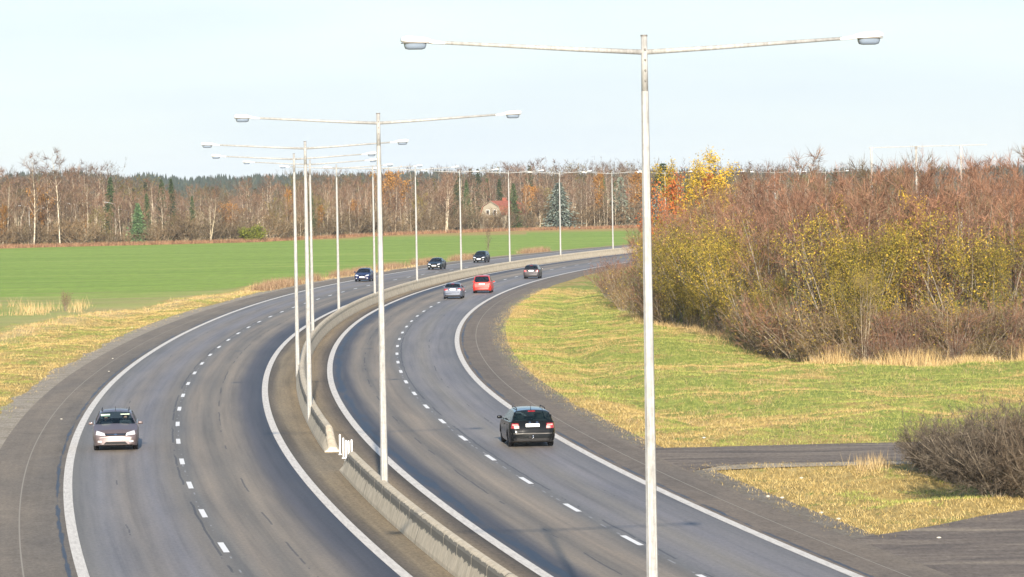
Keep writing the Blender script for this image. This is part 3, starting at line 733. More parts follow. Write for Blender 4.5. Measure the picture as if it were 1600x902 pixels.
    bvh = BVHTree.FromPolygons([Vector(v) for v in verts], [list(f) for f in body[:-(len(rings) - 1)] + wind + rear + side[0] + side[1]])
    def P_(nm, c, ax, mt, mirror=False, **kw):
        for s_ in ((1, -1) if mirror else (1,)):
            cc = [(y * s_, z) for y, z in c]
            mb = patch(bvh, cc, ax, **kw)
            if mb: mb.build(nm, mt, root, True)
    w2 = W / 2
    # front
    P_('headlight', [(w2 - .50, .60), (w2 - .13, .64), (w2 - .16, .79), (w2 - .46, .70)], 1, M_HEAD, True, n=(10, 6), offs=.012)
    if grille == 'split':
        P_('grille', [(-w2 + .52, .60), (w2 - .52, .60), (w2 - .47, .685), (-w2 + .47, .685)], 1, M_BLACK, n=(14, 3), offs=.010)
        P_('grille_bar', [(-w2 + .54, .645), (w2 - .54, .645), (w2 - .54, .66), (-w2 + .54, .66)], 1, M_CHROME, n=(14, 2), offs=.014)
        P_('emblem', [(-.07, .62), (.07, .62), (.07, .68), (-.07, .68)], 1, M_CHROME, n=(4, 4), offs=.018, round_=.9)
    else:
        P_('grille', [(-w2 + .56, .57), (w2 - .56, .57), (w2 - .52, .67), (-w2 + .52, .67)], 1, M_BLACK, n=(14, 3), offs=.010)
    P_('air_intake', [(-w2 + .42, .27), (w2 - .42, .27), (w2 - .52, .37), (-w2 + .52, .37)], 1, M_BLACK, n=(14, 3), offs=.010)
    P_('fog_light', [(w2 - .34, .34), (w2 - .20, .35), (w2 - .21, .42), (w2 - .35, .41)], 1, M_FOG, True, n=(4, 3), offs=.012)
    P_('number_plate', [(-.26, .44), (.26, .44), (.26, .555), (-.26, .555)], 1, M_PLATE, n=(6, 2), offs=.02)
    # rear
    if tail == 'corner':
        P_('tail_light', [(w2 - .38, .74), (w2 - .07, .74), (w2 - .11, .93), (w2 - .36, .93)], -1, M_TAIL, True, n=(8, 5), offs=.012)
        P_('reverse_light', [(w2 - .35, .845), (w2 - .12, .845), (w2 - .13, .90), (w2 - .34, .90)], -1, M_TAIL2, True, n=(6, 2), offs=.018)
    elif tail == 'high':
        P_('tail_light', [(w2 - .20, .80), (w2 - .05, .80), (w2 - .14, 1.06), (w2 - .21, 1.06)], -1, M_TAIL, True, n=(4, 6), offs=.012)
    else:
        P_('tail_light', [(w2 - .42, .78), (w2 - .06, .76), (w2 - .10, .92), (w2 - .40, .94)], -1, M_TAIL, True, n=(8, 4), offs=.012)
    P_('number_plate', [(-.26, .80), (.26, .80), (.26, .915), (-.26, .915)] if tail != 'low' else [(-.26, .66), (.26, .66), (.26, .775), (-.26, .775)], -1, M_PLATE, n=(6, 2), offs=.02)
    P_('bumper_strip', [(-w2 + .08, .53), (w2 - .08, .53), (w2 - .08, .555), (-w2 + .08, .555)], -1, M_TRIM if towbar else M_BLACK, n=(16, 1), offs=.012)
    P_('lower_bumper', [(-w2 + .18, .27), (w2 - .18, .27), (w2 - .16, .36), (-w2 + .16, .36)], -1, M_BLACK, n=(12, 2), offs=.010)
    if style != 'sedan': P_('brake_light', [(-.14, r - .10), (.14, r - .10), (.14, r - .065), (-.14, r - .065)], -1, M_TAIL, n=(6, 1), offs=.02)
    # door seams and handles
    for s_ in (2, -2):
        for xx in (rf - .67, rf - 1.49, cowl - .12):
            mb = patch(bvh, [(xx - .006, .30), (xx + .006, .30), (xx + .006, .90), (xx - .006, .90)], s_, n=(1, 8), offs=.004)
            if mb: mb.build('door_seam', M_BLACK, root)
        for xx in (rf - .50, rf - 1.32):
            y = s_ / 2 * (w2 - .01); mb = MB(); mb.box(xx - .10, xx + .08, y - .02, y + .02, .80, .83, bev=.008); mb.build('door_handle', mat, root)
    for s_ in (1, -1):
        mb = MB(); yy_ = s_ * (w2 + .07); mb.box(cowl - .29, cowl - .16, yy_ - .095, yy_ + .095, .955, 1.075, bev=.04); mb.box(cowl - .24, cowl - .18, min(s_ * (w2 - .10), s_ * (w2 + .0)), max(s_ * (w2 - .10), s_ * (w2 + .0)), .95, .98)
        mb.build('wing_mirror', mat if style != 'x' else M_BLACK, root, True)
        if rails:
            mb = MB(); y = s_ * (w2 - .36)
            mb.tube([(rf - .25, y, r - .03), (rf - .36, y, r + .03), (-h + .85, y, r + .03), (-h + .72, y, r - .03)], .016, 8); mb.build('roof_rail', M_BLACK, root, True)
    mb = MB(); ax = rf - .15 if people else -h + .75; mb.tube([(ax, 0, r - .02), (ax - .03, 0, r + .14)], [.012, .006], 6); mb.build('antenna', M_BLACK, root)
    # wheels
    for x0 in wx:
        for s_ in (1, -1):
            yo = s_ * (w2 - .035); mb = MB(); prof = [(-.10, .20), (-.10, .29), (-.08, .318), (.0, RW), (.08, .318), (.10, .29), (.10, .20)]
            vs = []; fs = []; n = 28
            for (dy, rr) in prof:
                for k in range(n):
                    t = 2 * math.pi * k / n; vs.append((x0 + rr * math.cos(t), yo - s_ * .10 + dy, RW + rr * math.sin(t)))
            for i in range(6):
                for k in range(n): fs.append((i * n + k, i * n + (k + 1) % n, (i + 1) * n + (k + 1) % n, (i + 1) * n + k))
            mb.add(vs, fs); wh = mb.build('wheel', M_TYRE, root, True)
            rb = MB(); yf = yo - s_ * .015
            rb.tube([(x0, yf - s_ * .10, RW), (x0, yf - s_ * .02, RW)], [.205, .205], 24)
            for k in range(5):
                t = 2 * math.pi * k / 5 + .3; c, q = math.cos(t), math.sin(t); a = Vector((c, 0, q)); b = Vector((-q, 0, c))
                p0 = Vector((x0, yf, RW))
                rb.add([p0 + a * .03 + b * .03, p0 + a * .20 + b * .022, p0 + a * .20 - b * .022, p0 + a * .03 - b * .03], [(0, 1, 2, 3)])
            rb.build('rim', M_RIM, wh)
    # underbody fills the wheel housings with darkness of real black plastic
    mb = MB(); mb.box(-h + .25, h - .25, -w2 + .27, w2 - .27, .19, .50); mb.build('underbody', M_BLACK, root)
    # cabin
    mb = MB(); mb.box(-h + .45, cowl + .05, -w2 + .16, w2 - .16, .51, .53); mb.box(cowl - .32, cowl + .02, -w2 + .20, w2 - .20, .53, .90, bev=.03)
    mb.build('cabin_floor', M_DARKIN, root)
    for xx in (rf - .75, rf - 1.65):
        for s_ in (1, -1):
            mb = MB(); y = s_ * .38; mb.box(xx - .12, xx + .40, y - .25, y + .25, .52, .58, bev=.02); mb.box(xx - .20, xx - .08, y - .24, y + .24, .56, 1.04, bev=.04)
            mb.box(xx - .20, xx - .11, y - .13, y + .13, 1.06, 1.22, bev=.04); mb.build('seat', M_SEAT, root)
    mb = MB(); ring = [(cowl - .42 + .06 * math.sin(t), .38 + .17 * math.cos(t), .88 + .15 * math.sin(t)) for t in np.linspace(0, 2 * math.pi, 17)]
    mb.tube(ring, .014, 6, cap=False); mb.build('steering_wheel', M_BLACK, root, True)
    if towbar:
        mb = MB(); mb.tube([(-h + .2, 0, .34), (-h - .06, 0, .34), (-h - .09, 0, .38), (-h - .09, 0, .44)], .022, 8); ellipsoid(mb, (-h - .09, 0, .46), (.03, .03, .03)); mb.build('tow_bar', M_CHROME, root, True)
        mb = MB(); mb.box(-h - .05, -h + .05, .05, .16, .36, .44, bev=.01); mb.build('tow_socket', M_BLACK, root)
        P_('emblem', [(-.24, .95), (-.12, .95), (-.15, .985), (-.21, .985)], -1, M_CHROME, n=(3, 2), offs=.014)
        P_('emblem', [(.05, .95), (.15, .95), (.13, .985), (.07, .985)], -1, M_CHROME, n=(3, 2), offs=.014)
    if people:
        for s_, z0, nm in ((-1, .06, 'sun_visor'), (1, .0, 'sun_visor')):
            mb = MB(); mb.box(rf + .02, rf + .20, s_ * .38 - .19, s_ * .38 + .17, r - .17 - z0, r - .135, bev=.015) ; mb.build(nm, M_SCREEN, root)
    return root, (cowl, rf)

def place(root, px, py, u, away, du=0.0, yaw=0.0, end=True, L=4.5):
    """py is the bottom of the end that faces the camera"""
    _, Y = at(px, py); hd = heading(Y); d = Vector((math.cos(hd), math.sin(hd)))
    X, Y = at(px, py)
    c = Vector((X, Y)) + d * (L / 2 if end else 0)
    root.location = (c.x, c.y, .006); root.rotation_euler.z = (hd if away else hd + math.pi) + yaw
P_BROWN = paint('brown_grey_paint', (.115, .092, .095), .3, .3); P_BLACK = paint('black_green_paint', (.006, .007, .008), .14, 0)
P_BLUE = paint('dark_blue_paint', (.006, .013, .055), .25, 0); P_DARK = paint('blackish_green_paint', (.005, .011, .014), .25, 0)
P_CHAR = paint('charcoal_paint', (.009, .013, .017), .25, 0); P_SILV = paint('silver_blue_paint', (.075, .09, .125), .4, .2)
P_RED = paint('red_paint', (.46, .018, .010), .32, 0); P_GREY = paint('grey_brown_paint', (.05, .047, .052), .4, .2)
cA, (cowA, rfA) = car('passenger_car', 'wagon', 4.45, 1.78, 1.48, P_BROWN, 'brown grey estate car driving towards the camera in the left lane, two people inside', rails=True, glass=glass_mat('clear_car_glass', (.004, .012, .022), .40), people=True)
place(cA, 181, 705.5, 0, False, L=4.45)
cB, _ = car('estate_car', 'wagon', 4.7, 1.80, 1.46, P_BLACK, 'black estate car with tow bar and big red tail lights, driving away', rails=True, glass=glass_mat('rear_car_glass', (.004, .010, .014), .55), towbar=True, grille='bar')
place(cB, 833, 700, 0, True, L=4.7)
cC, _ = car('saloon_car', 'sedan', 4.5, 1.74, 1.42, P_BLUE, 'dark blue car coming towards the camera, nearest of the three distant oncoming cars'); place(cC, 565.5, 440.5, 0, False, L=4.5)
cD, _ = car('saloon_car', 'sedan', 4.6, 1.76, 1.42, P_DARK, 'blackish green saloon coming towards the camera between the blue car and the charcoal hatchback', grille='bar'); place(cD, 678, 421.8, 0, False, L=4.6)
cE, _ = car('hatchback_car', 'hatch', 4.1, 1.74, 1.52, P_CHAR, 'charcoal hatchback coming towards the camera, farthest of the oncoming cars'); place(cE, 748, 410.8, 0, False, L=4.1)
cF, _ = car('estate_car', 'wagon', 4.4, 1.74, 1.43, P_SILV, 'silver blue estate car seen from behind, left of the red people carrier', tail='high2', grille='bar'); place(cF, 707.5, 467.6, 0, True, L=4.4)
cG, _ = car('people_carrier', 'mpv', 4.2, 1.78, 1.66, P_RED, 'bright red people carrier seen from behind in the inner bend', tail='high', grille='bar'); place(cG, 753, 458.5, 0, True, L=4.2)
cH, _ = car('hatchback_car', 'hatch', 4.1, 1.76, 1.50, P_GREY, 'grey hatchback seen from behind, farthest car driving away', tail='corner', grille='bar'); place(cH, 830, 435.8, 0, True, L=4.1)

# ---- two people in the brown grey car
M_SKIN = Mat('skin', (.62, .36, .26), .5).m; M_HAIR = Mat('dark_hair', (.05, .035, .025), .7).m; M_HAIR2 = Mat('grey_hair', (.22, .20, .18), .7).m
M_JACK = Mat('dark_jacket', (.02, .025, .04), .9).m; M_SHIRT = Mat('dark_sweater', (.05, .06, .07), .9).m; M_GLS = Mat('dark_glasses', (.02, .02, .02), .2).m
def person(x, y, driver, label, cloth, hairm):
    """seated figure in car coordinates (x forward), one skinned surface"""
    J = {}; E_ = []; Rd = []
    def j(k, p, r): J[k] = len(Rd); Rd.append((Vector(p), r)); return J[k]
    j('pel', (0, 0, .78), .15); j('sp', (-.02, 0, .98), .15); j('ch', (-.03, 0, 1.16), .16); j('nk', (0, 0, 1.27), .055); j('hd', (.02, 0, 1.37), .085); j('cr', (.015, 0, 1.455), .075)
    E_ += [('pel', 'sp'), ('sp', 'ch'), ('ch', 'nk'), ('nk', 'hd'), ('hd', 'cr')]
    for s, q in ((1, 'l'), (-1, 'r')):
        j('sh' + q, (-.02, .18 * s, 1.19), .07)
        if driver: el, wr, ha = (.16, .25 * s, .99), (.36, .17 * s, 1.02), (.42, .155 * s, 1.04)
        else: el, wr, ha = (.06, .25 * s, .93), (.26, .12 * s, .84), (.33, .09 * s, .83)
        j('el' + q, el, .045); j('wr' + q, wr, .030); j('ha' + q, ha, .034)
        E_ += [('ch', 'sh' + q), ('sh' + q, 'el' + q), ('el' + q, 'wr' + q), ('wr' + q, 'ha' + q)]
        for k in range(5):
            a = (k - 2) * .018; ln = (.05, .07, .08, .075, .06)[k]; hv = Vector(ha)
            if k == 0: p1 = hv + Vector((.01, -.045 * s, .01)); p2 = p1 + Vector((.03, -.01 * s, .0))
            else: p1 = hv + Vector((.045, a * s, .005)); p2 = p1 + Vector((ln * .5, a * .3 * s, -.03))
            j('f%d%s' % (k, q), p1, .010); j('g%d%s' % (k, q), p2, .008); E_ += [('ha' + q, 'f%d%s' % (k, q)), ('f%d%s' % (k, q), 'g%d%s' % (k, q))]
        j('hp' + q, (.06, .10 * s, .76), .10); j('kn' + q, (.46, .13 * s, .78), .065); j('an' + q, (.62, .13 * s, .58), .045)
        E_ += [('pel', 'hp' + q), ('hp' + q, 'kn' + q), ('kn' + q, 'an' + q)]
    me = bpy.data.meshes.new('person'); me.from_pydata([v[0][:] for v in Rd], [(J[a], J[b]) for a, b in E_], [])
    ob = bpy.data.objects.new('tmp', me); COL.objects.link(ob)
    ob.modifiers.new('s', 'SKIN'); sv = me.skin_vertices[0].data
    for i, (_, r_) in enumerate(Rd): sv[i].radius = (r_, r_)
    sv[0].use_root = True
    ob.modifiers.new('u', 'SUBSURF').levels = 1
    dg = bpy.context.evaluated_depsgraph_get(); me2 = bpy.data.meshes.new_from_object(ob.evaluated_get(dg)); bpy.data.objects.remove(ob)
    for v in me2.vertices:                                   # nose and chin
        if v.co.z > 1.30:
            if v.co.x > .06 and abs(v.co.y) < .03 and 1.34 < v.co.z < 1.40: v.co.x += .02
    me2.materials.clear()
    for mt in (cloth, M_SKIN, Mat('dark_trousers', (.03, .03, .04), .9).m): me2.materials.append(mt)
    for p in me2.polygons:
        c = p.center; p.use_smooth = True
        hand = min((c - Rd[J['ha' + q]][0]).length for q in 'lr') < .12
        p.material_index = 1 if (c.z > 1.265 or hand) else (2 if c.z < .84 and c.x > .05 else 0)
    o = link('person', me2); tag(o, label, 'person')
    hb = MB(); ellipsoid(hb, (-.015, 0, 1.425), (.105, .095, .10)); hb.build('hair', hairm, o, True)
    if not driver:
        gb = MB(); gb.box(.095, .115, -.075, .075, 1.385, 1.415, bev=.005); gb.build('sunglasses', M_GLS, o)
    o.matrix_world = Matrix.Translation(cA.location) @ Matrix.Rotation(cA.rotation_euler.z, 4, 'Z') @ Matrix.Translation((x, y, -.19))
    return o
person(rfA - .66, .38, True, 'driver in a dark sweater with both hands on the steering wheel', M_SHIRT, M_HAIR)
person(rfA - .66, -.38, False, 'front seat passenger in dark clothes and sunglasses', M_JACK, M_HAIR2)

# ------------------------------------------------------------------ vegetation generators
def unit(v): return v / (np.linalg.norm(v) + 1e-9)
class Tree:
    """collects thick branches (tubes) and thin twigs / leaves (loose faces)"""
    def __init__(s, seed): s.r = np.random.RandomState(seed); s.tb = MB(); s.T = []; s.L = []
    def limb(s, p, d, length, r0, r1, curve=(0, 0, .3), wig=.08, seg=5, n=5, min_r=.012):
        pts = [np.array(p, float)]; d = unit(np.array(d, float))
        for i in range(seg):
            d = unit(d + np.array(curve) / seg + s.r.normal(0, wig, 3)); pts.append(pts[-1] + d * length / seg)
        rad = list(np.linspace(r0, r1, seg + 1))
        if r0 > min_r: s.tb.tube([tuple(q) for q in pts], rad, n, cap=False)
        else:
            for a, b in zip(pts[:-1], pts[1:]): s.T.append((a, b, r0 * 1.3))
        return pts
    def at_(s, pts, t):
        x = t * (len(pts) - 1); i = min(int(x), len(pts) - 2); f = x - i
        return pts[i] * (1 - f) + pts[i + 1] * f, unit(pts[i + 1] - pts[i])
    def twigs(s, pts, n, ln, w, spread=.8, upb=.3, t0=.2):
        for _ in range(n):
            p, d = s.at_(pts, s.r.uniform(t0, 1)); q = unit(d + s.r.normal(0, spread, 3) + np.array((0, 0, upb)))
            s.T.append((p, p + q * ln * s.r.uniform(.5, 1.2), w))
    def leaves(s, pts, n, spread, size, t0=.2, dz=0):
        for _ in range(n):
            p, d = s.at_(pts, s.r.uniform(t0, 1)); s.L.append((p + s.r.normal(0, spread, 3) + np.array((0, 0, dz)), size * s.r.uniform(.6, 1.3)))
    def twig_mesh(s, name, mat_t, mat_l=None):
        r = s.r; Vv = []; Fv = []; mi = []
        if s.T:
            A = np.array([t[0] for t in s.T]); B = np.array([t[1] for t in s.T]); Wd = np.array([t[2] for t in s.T])[:, None]
            D = B - A; Q = r.normal(0, 1, A.shape); Wv = np.cross(D, Q); Wv /= np.linalg.norm(Wv, axis=1)[:, None] + 1e-9
            Vt = np.stack([A - Wv * Wd / 2, A + Wv * Wd / 2, B], 1).reshape(-1, 3); Vv.append(Vt); Fv.append(np.arange(len(Vt)).reshape(-1, 3)); mi += [0] * len(A)
        if s.L:
            C = np.array([t[0] for t in s.L]); S = np.array([t[1] for t in s.L])[:, None]
            a = r.normal(0, 1, C.shape); a /= np.linalg.norm(a, axis=1)[:, None]; b = np.cross(a, r.normal(0, 1, C.shape)); b /= np.linalg.norm(b, axis=1)[:, None]
            Vl = np.stack([C - a * S * .5, C + b * S * .45, C + a * S * .55], 1).reshape(-1, 3)
            base = sum(len(v) for v in Vv); Vv.append(Vl); Fv.append(np.arange(len(Vl)).reshape(-1, 3) + base); mi += [1] * len(C)
        return mesh_np(name, np.concatenate(Vv), np.concatenate(Fv), [mat_t] + ([mat_l] if mat_l else []), mi)
    def make(s, name, bark_m, mt, ml=None):
        root = empty(name, (0, 0, -500))
        if s.tb.v: link('trunk', mesh_np('trunk', s.tb.v, s.tb.f, bark_m, smooth=True), root)
        link('crown', s.twig_mesh('crown', mt, ml), root)
        return root

def g_tall(seed, H=10, rad=2.2, nstem=1, nl=20, tw=9, twl=.8, tww=.022, tr=.10, t0=.3, upd=.9, leaf=0, lsz=.1, droop=0.0, splay=.15, weight=.3):
    """upright tree, bare or with some leaves; unit = metres"""
    T = Tree(seed); r = T.r
    for sidx in range(nstem):
        az = r.uniform(0, 6.28); sl_ = splay if nstem > 1 else .02
        Hs = H * r.uniform(.8, 1) if nstem > 1 else H
        st = T.limb((r.uniform(-.2, .2) * (nstem > 1), r.uniform(-.2, .2) * (nstem > 1), -.1), (math.cos(az) * sl_, math.sin(az) * sl_, 1), Hs, tr, .012, (0, 0, .4), .035, 9, 6)
        T.twigs(st, int(tw * 1.5), twl * .8, tww, .6, upd, .55)
        for i in range(nl):
            t = t0 + (1 - t0) * ((i + r.uniform(0, 1)) / nl); p, d = T.at_(st, min(t, .985)); az = i * 2.4 + r.uniform(-.5, .5)
            env = rad * (math.sin(math.pi * min(1, (1 - t) * .95 + .12)) ** .7) * r.uniform(.65, 1.15)
            lb = T.limb(p, (math.cos(az), math.sin(az), upd * r.uniform(.6, 1.3)), env * 1.35, tr * .33 * (1.15 - t), .006, (0, 0, .45 - droop), .12, 5, 4, .010)
            T.twigs(lb, tw, twl, tww, .55, .35 - droop, .15)
            if leaf: T.leaves(lb, leaf, .28, lsz, .3)
            for j in range(4):
                q, dd = T.at_(lb, r.uniform(.25, .95)); sb = T.limb(q, unit(dd + r.normal(0, .6, 3) + np.array((0, 0, .25 - droop))), env * .5, .010, .004, (0, 0, .3 - 1.5 * droop), .15, 3, 3, .5)
                T.twigs(sb, tw, twl * .8, tww * .85, .6, .2 - 2 * droop, 0)
                if leaf: T.leaves(sb, leaf, .22, lsz, 0)
    return T
def g_bush(seed, H=3, rad=1.8, nst=22, tw=18, twl=.5, tww=.018, leaf=0, lsz=.09, sr_=.028, upd=1.0):
    T = Tree(seed); r = T.r
    for i in range(nst):
        az = r.uniform(0, 6.28); sp_ = r.uniform(.05, 1) * rad / H * 1.15; b = r.uniform(0, .35) * rad * .5
        st = T.limb((math.cos(az) * b, math.sin(az) * b, -.05), (math.cos(az) * sp_, math.sin(az) * sp_, upd), H * r.uniform(.75, 1.05) / math.sqrt(1 + .3 * sp_ ** 2), sr_, .006, (math.cos(az) * .2, math.sin(az) * .2, .1), .11, 6, 4)
        T.twigs(st, tw, twl, tww, .7, .3, .15)
        if leaf: T.leaves(st, leaf, .22, lsz, .25)
        for j in range(7):
            q, dd = T.at_(st, r.uniform(.1, .95)); sb = T.limb(q, unit(dd + r.normal(0, .65, 3)), H * .28, .010, .004, (0, 0, .15), .2, 3, 3, .5)
            T.twigs(sb, tw, twl * .8, tww * .85, .75, .15, 0)
            if leaf: T.leaves(sb, leaf, .18, lsz, 0)
    return T
def g_conifer(seed, H=10, rad=2.2, n=2600, sz=.5):
    T = Tree(seed); r = T.r; T.limb((0, 0, -.1), (0, 0, 1), H, .14, .01, (0, 0, 0), .008, 6, 6)
    for i in range(n):
        t = r.uniform(0, 1) ** 1.25; lay = (math.floor(t * 24 + r.uniform(0, 1.1)) + .4 * r.uniform()) / 25.5
        z = H * (.06 + .93 * lay); R_ = rad * (1 - lay) ** .85 * (.85 + .25 * math.sin(i % 7 + lay * 40)); az = r.uniform(0, 6.283); R_ *= .8 + .3 * math.sin(az * 3 + lay * 60); q = R_ * r.uniform(.15, 1)
        p = np.array((math.cos(az) * q, math.sin(az) * q, z - q * .28 + r.normal(0, .05)))
        T.T.append((p, p + np.array((math.cos(az) * sz * .55, math.sin(az) * sz * .55, -.28 * sz + r.normal(0, .12))) + r.normal(0, .13, 3) * sz, sz * .38))
    return T
PR = {}
def proto(kind, name, gens, bark_m, mt, ml=None): PR[kind] = [(g.make(name, bark_m, mt, ml), hh) for g, hh in gens]
proto('redtall', 'bare_tree', [(g_tall(s, 10, 2.0, 2, 15, 8, .85, .026, .07, .22, 1.1, splay=.16), 10) for s in (1, 2, 3, 4)], B_GREY, V['redtwig'])
proto('browntall', 'bare_tree', [(g_tall(s, 10, 2.4, 3, 12, 8, .8, .026, .07, .2, .9, splay=.25), 10) for s in (5, 6)], B_PALE, V['browntwig'])
proto('yellow', 'willow_tree', [(g_tall(s, 7, 2.7, 6, 9, 4, .6, .022, .06, .10, .8, leaf=36, lsz=.115, splay=.40), 7) for s in (7, 8, 9)], B_GREY, V['browntwig'], V['yellow'])
proto('gold', 'golden_tree', [(g_tall(s, 9, 2.0, 2, 12, 3, .7, .025, .08, .2, 1, leaf=20, lsz=.17), 9) for s in (10, 11)], B_GREY, V['browntwig'], V['gold'])
proto('redbush', 'bare_bush', [(g_bush(s, 4, 2.2, 24, 9, .6, .024), 4) for s in (12, 13)], B_GREY, V['redtwig'])
proto('brownbush', 'bare_bush', [(g_bush(s, 3.5, 2.1, 24, 9, .6, .024, leaf=2, lsz=.12), 3.5) for s in (14, 15, 16)], B_PALE, V['browntwig'], V['yellow'])
proto('greybush', 'thorn_bush', [(g_bush(s, 3, 2.1, 85, 34, .34, .013, sr_=.013, upd=.8), 3) for s in (17, 18)], B_GREY, V['greytwig'])
proto('birch', 'birch_tree', [(g_tall(s, 14, 2.6, n_, 16, 9, 1.3, .055, .13, .35, 1.0, droop=.1, splay=.1), 14) for s, n_ in ((20, 1), (21, 1), (22, 2), (23, 1), (24, 1))], B_WHITE, V['birchtwig'])
proto('farbrown', 'bare_tree', [(g_tall(s, 11, 3.6, 2, 14, 7, 1.1, .05, .14, .15, .7, splay=.2), 11) for s in (25, 26, 27)], B_PALE, V['browntwig'])
proto('farbush', 'bare_bush', [(g_bush(s, 4, 2.8, 20, 8, .8, .05), 4) for s in (28, 29)], B_PALE, V['browntwig'])
proto('farred', 'bare_tree', [(g_tall(s, 9, 2.8, 3, 11, 7, 1.1, .05, .09, .12, .9, splay=.22), 9) for s in (30, 31, 32)], B_GREY, V['birchtwig'])
proto('spruce', 'spruce_tree', [(g_conifer(s, 12, 2.3), 12) for s in (33, 34)], B_DARK, V['spruce'])
proto('greencon', 'small_conifer', [(g_conifer(45, 8, 2.4), 8)], B_DARK, V['greencon'])
proto('bluespruce', 'blue_spruce_tree', [(g_conifer(35, 8, 2.6), 8)], B_DARK, V['blue'])
proto('orange', 'orange_tree', [(g_tall(36, 10, 1.8, 1, 18, 4, .9, .05, .13, .3, 1, leaf=22, lsz=.32), 10), (g_tall(37, 9, 3.0, 2, 14, 4, .9, .05, .13, .3, .8, leaf=18, lsz=.30), 9)], B_WHITE, V['birchtwig'], V['orange'])
proto('limetree', 'olive_tree', [(g_tall(s, 10, 3.0, 2, 13, 4, .9, .05, .12, .15, .8, leaf=9, lsz=.26), 10) for s in (43, 44)], B_PALE, V['browntwig'], V['olive'])
proto('red', 'cherry_tree', [(g_tall(38, 8, 2.8, 3, 12, 3, .7, .03, .1, .15, .8, leaf=26, lsz=.20, splay=.3), 8)], B_GREY, V['browntwig'], V['red'])
proto('lime', 'green_bush', [(g_bush(39, 3, 2.4, 20, 3, .5, .04, leaf=22, lsz=.28), 3)], B_GREY, V['browntwig'], V['lime'])
proto('poplar', 'yellow_tree', [(g_tall(s, 12, 2.6, 2, 18, 4, .7, .03, .12, .15, 1, leaf=44, lsz=.17), 12) for s in (40, 41)], B_GREY, V['browntwig'], V['gold'])
used = set(); RS = random.Random(11)
def plant(kind, X, Y, H, label, cat='tree', group=None, wide=1.0, var=None):
    i = RS.randrange(len(PR[kind])) if var is None else var
    src, hh = PR[kind][i]
    if (kind, i) in used: o = copy_tree(src)
    else: used.add((kind, i)); o = src
    s = H / hh; o.location = (X, Y, float(ground_z(np.array(X), np.array(Y))) - .02 if Y < 500 else -.08)
    wv = wide * RS.uniform(.9, 1.12); o.scale = (s * wv, s * wv, s); o.rotation_euler = (RS.uniform(-.03, .03), RS.uniform(-.03, .03), RS.uniform(0, 6.28))
    return tag(o, label, cat, group)

# ------------------------------------------------------------------ the copse on the right
FRX = [925, 945, 1000, 1060, 1140, 1200, 1300, 1380, 1500, 1600, 1700]; FRY = [452, 462, 508, 518, 533, 556, 568, 571, 570, 567, 565]
SKX = [940, 970, 1000, 1030, 1060, 1100, 1150, 1200, 1250, 1300, 1350, 1400, 1450, 1500, 1560, 1600, 1700]
SKY_ = [400, 350, 328, 324, 316, 296, 270, 258, 254, 250, 240, 234, 232, 228, 222, 226, 224]
def front(px):
    X, Y = at(px, float(np.interp(px, FRX, FRY))); return Y
def side_word(px):
    return ('at the copse road end' if px < 1040 else 'right of the nearest lamp post' if px < 1150 else 'in the middle of the copse' if px < 1330 else 'right of the middle of the copse' if px < 1470 else 'at the right end of the copse')
def put(kind, px, topy, dep, desc, cat='tree', wide=1.0, grp=None, var=None, full=None):
    Y = front(px) + dep; X = x_at(px, Y, 350); H = max(1.2, h_top(px, topy, Y) / 1.04)
    lab = full or '%s %s' % (desc, side_word(px))
    return plant(kind, X, Y, H, lab, cat, grp or '%s %s' % (desc.split(' with')[0] + 's', side_word(px)), wide, var)
sk = lambda p: float(np.interp(p, SKX, SKY_))
p = 985
while p < 1660:                                            # back rows: red brown bare trees
    for dep, dy, kn in ((46, -2, 'redtall'), (33, 8, 'redtall'), (22, 26, 'redtall')):
        q = p + RS.uniform(-9, 9) + (dep * .3)
        if dep > 40 and q < 1010: continue
        kn2 = 'browntall' if RS.random() < .15 else kn
        d = {46: 'bare reddish brown skyline tree', 33: 'reddish brown tree just below the skyline', 22: 'bare red brown tree deep inside'}[dep]
        if kn2 == 'browntall': d = d.replace('reddish brown', 'pale brown').replace('red brown', 'pale brown')
        put(kn2, q, sk(q) + dy + RS.uniform(-7, 12), dep + RS.uniform(-4, 4), d)
    p += 24
p = 975
while p < 1660:
    put('redtall' if RS.random() < .7 else 'browntall', p + RS.uniform(-6, 6), sk(p) + 52 + RS.uniform(-14, 16), 14 + RS.uniform(-2, 2), 'bare brown tree behind the willows', wide=1.15)
    p += 26
for px, ty, dp, wd in ((1068, 362, 5, 1.1), (1128, 354, 6, 1.1), (1172, 364, 6, .95), (1052, 430, 2, .9), (1075, 455, 1.5, .8), (1110, 430, 2.5, 1.0), (1150, 470, 1.5, .8), (1190, 430, 4, .9), (1340, 360, 8, .9), (1018, 395, 6, .8), (1048, 380, 8, .8), (1098, 352, 8, .9), (1120, 380, 6, .8), (1085, 425, 3, .7), (1140, 448, 3, .7),
                   (1310, 350, 9, .9), (1352, 368, 9, .8), (1325, 425, 4, .8), (1502, 338, 11, .9), (1548, 362, 9, .8)):
    put('yellow', px, ty, dp, 'olive yellow willow with fading leaves', wide=wd)
for px, ty, dp in ((1035, 392, 5), (1303, 303, 17), (1410, 300, 18), (1425, 318, 16), (1392, 345, 13)):
    put('gold', px, ty, dp, 'small golden leaved tree', wide=.7)
p = 955
while p < 1660:
    t = RS.random(); top = float(np.interp(p, FRX, FRY)) - RS.uniform(62, 92) - 22 * (p > 1170)
    if not 1035 < p < 1170 or t < .25: put('redbush' if t < .45 else 'brownbush', p + RS.uniform(-6, 6), top + (18 if p < 1000 else 0), 4.5 + RS.uniform(-1, 1), 'bare reddish bush' if t < .45 else 'tan bush with few yellow leaves', 'bush', 1.1)
    p += 18
p = 950
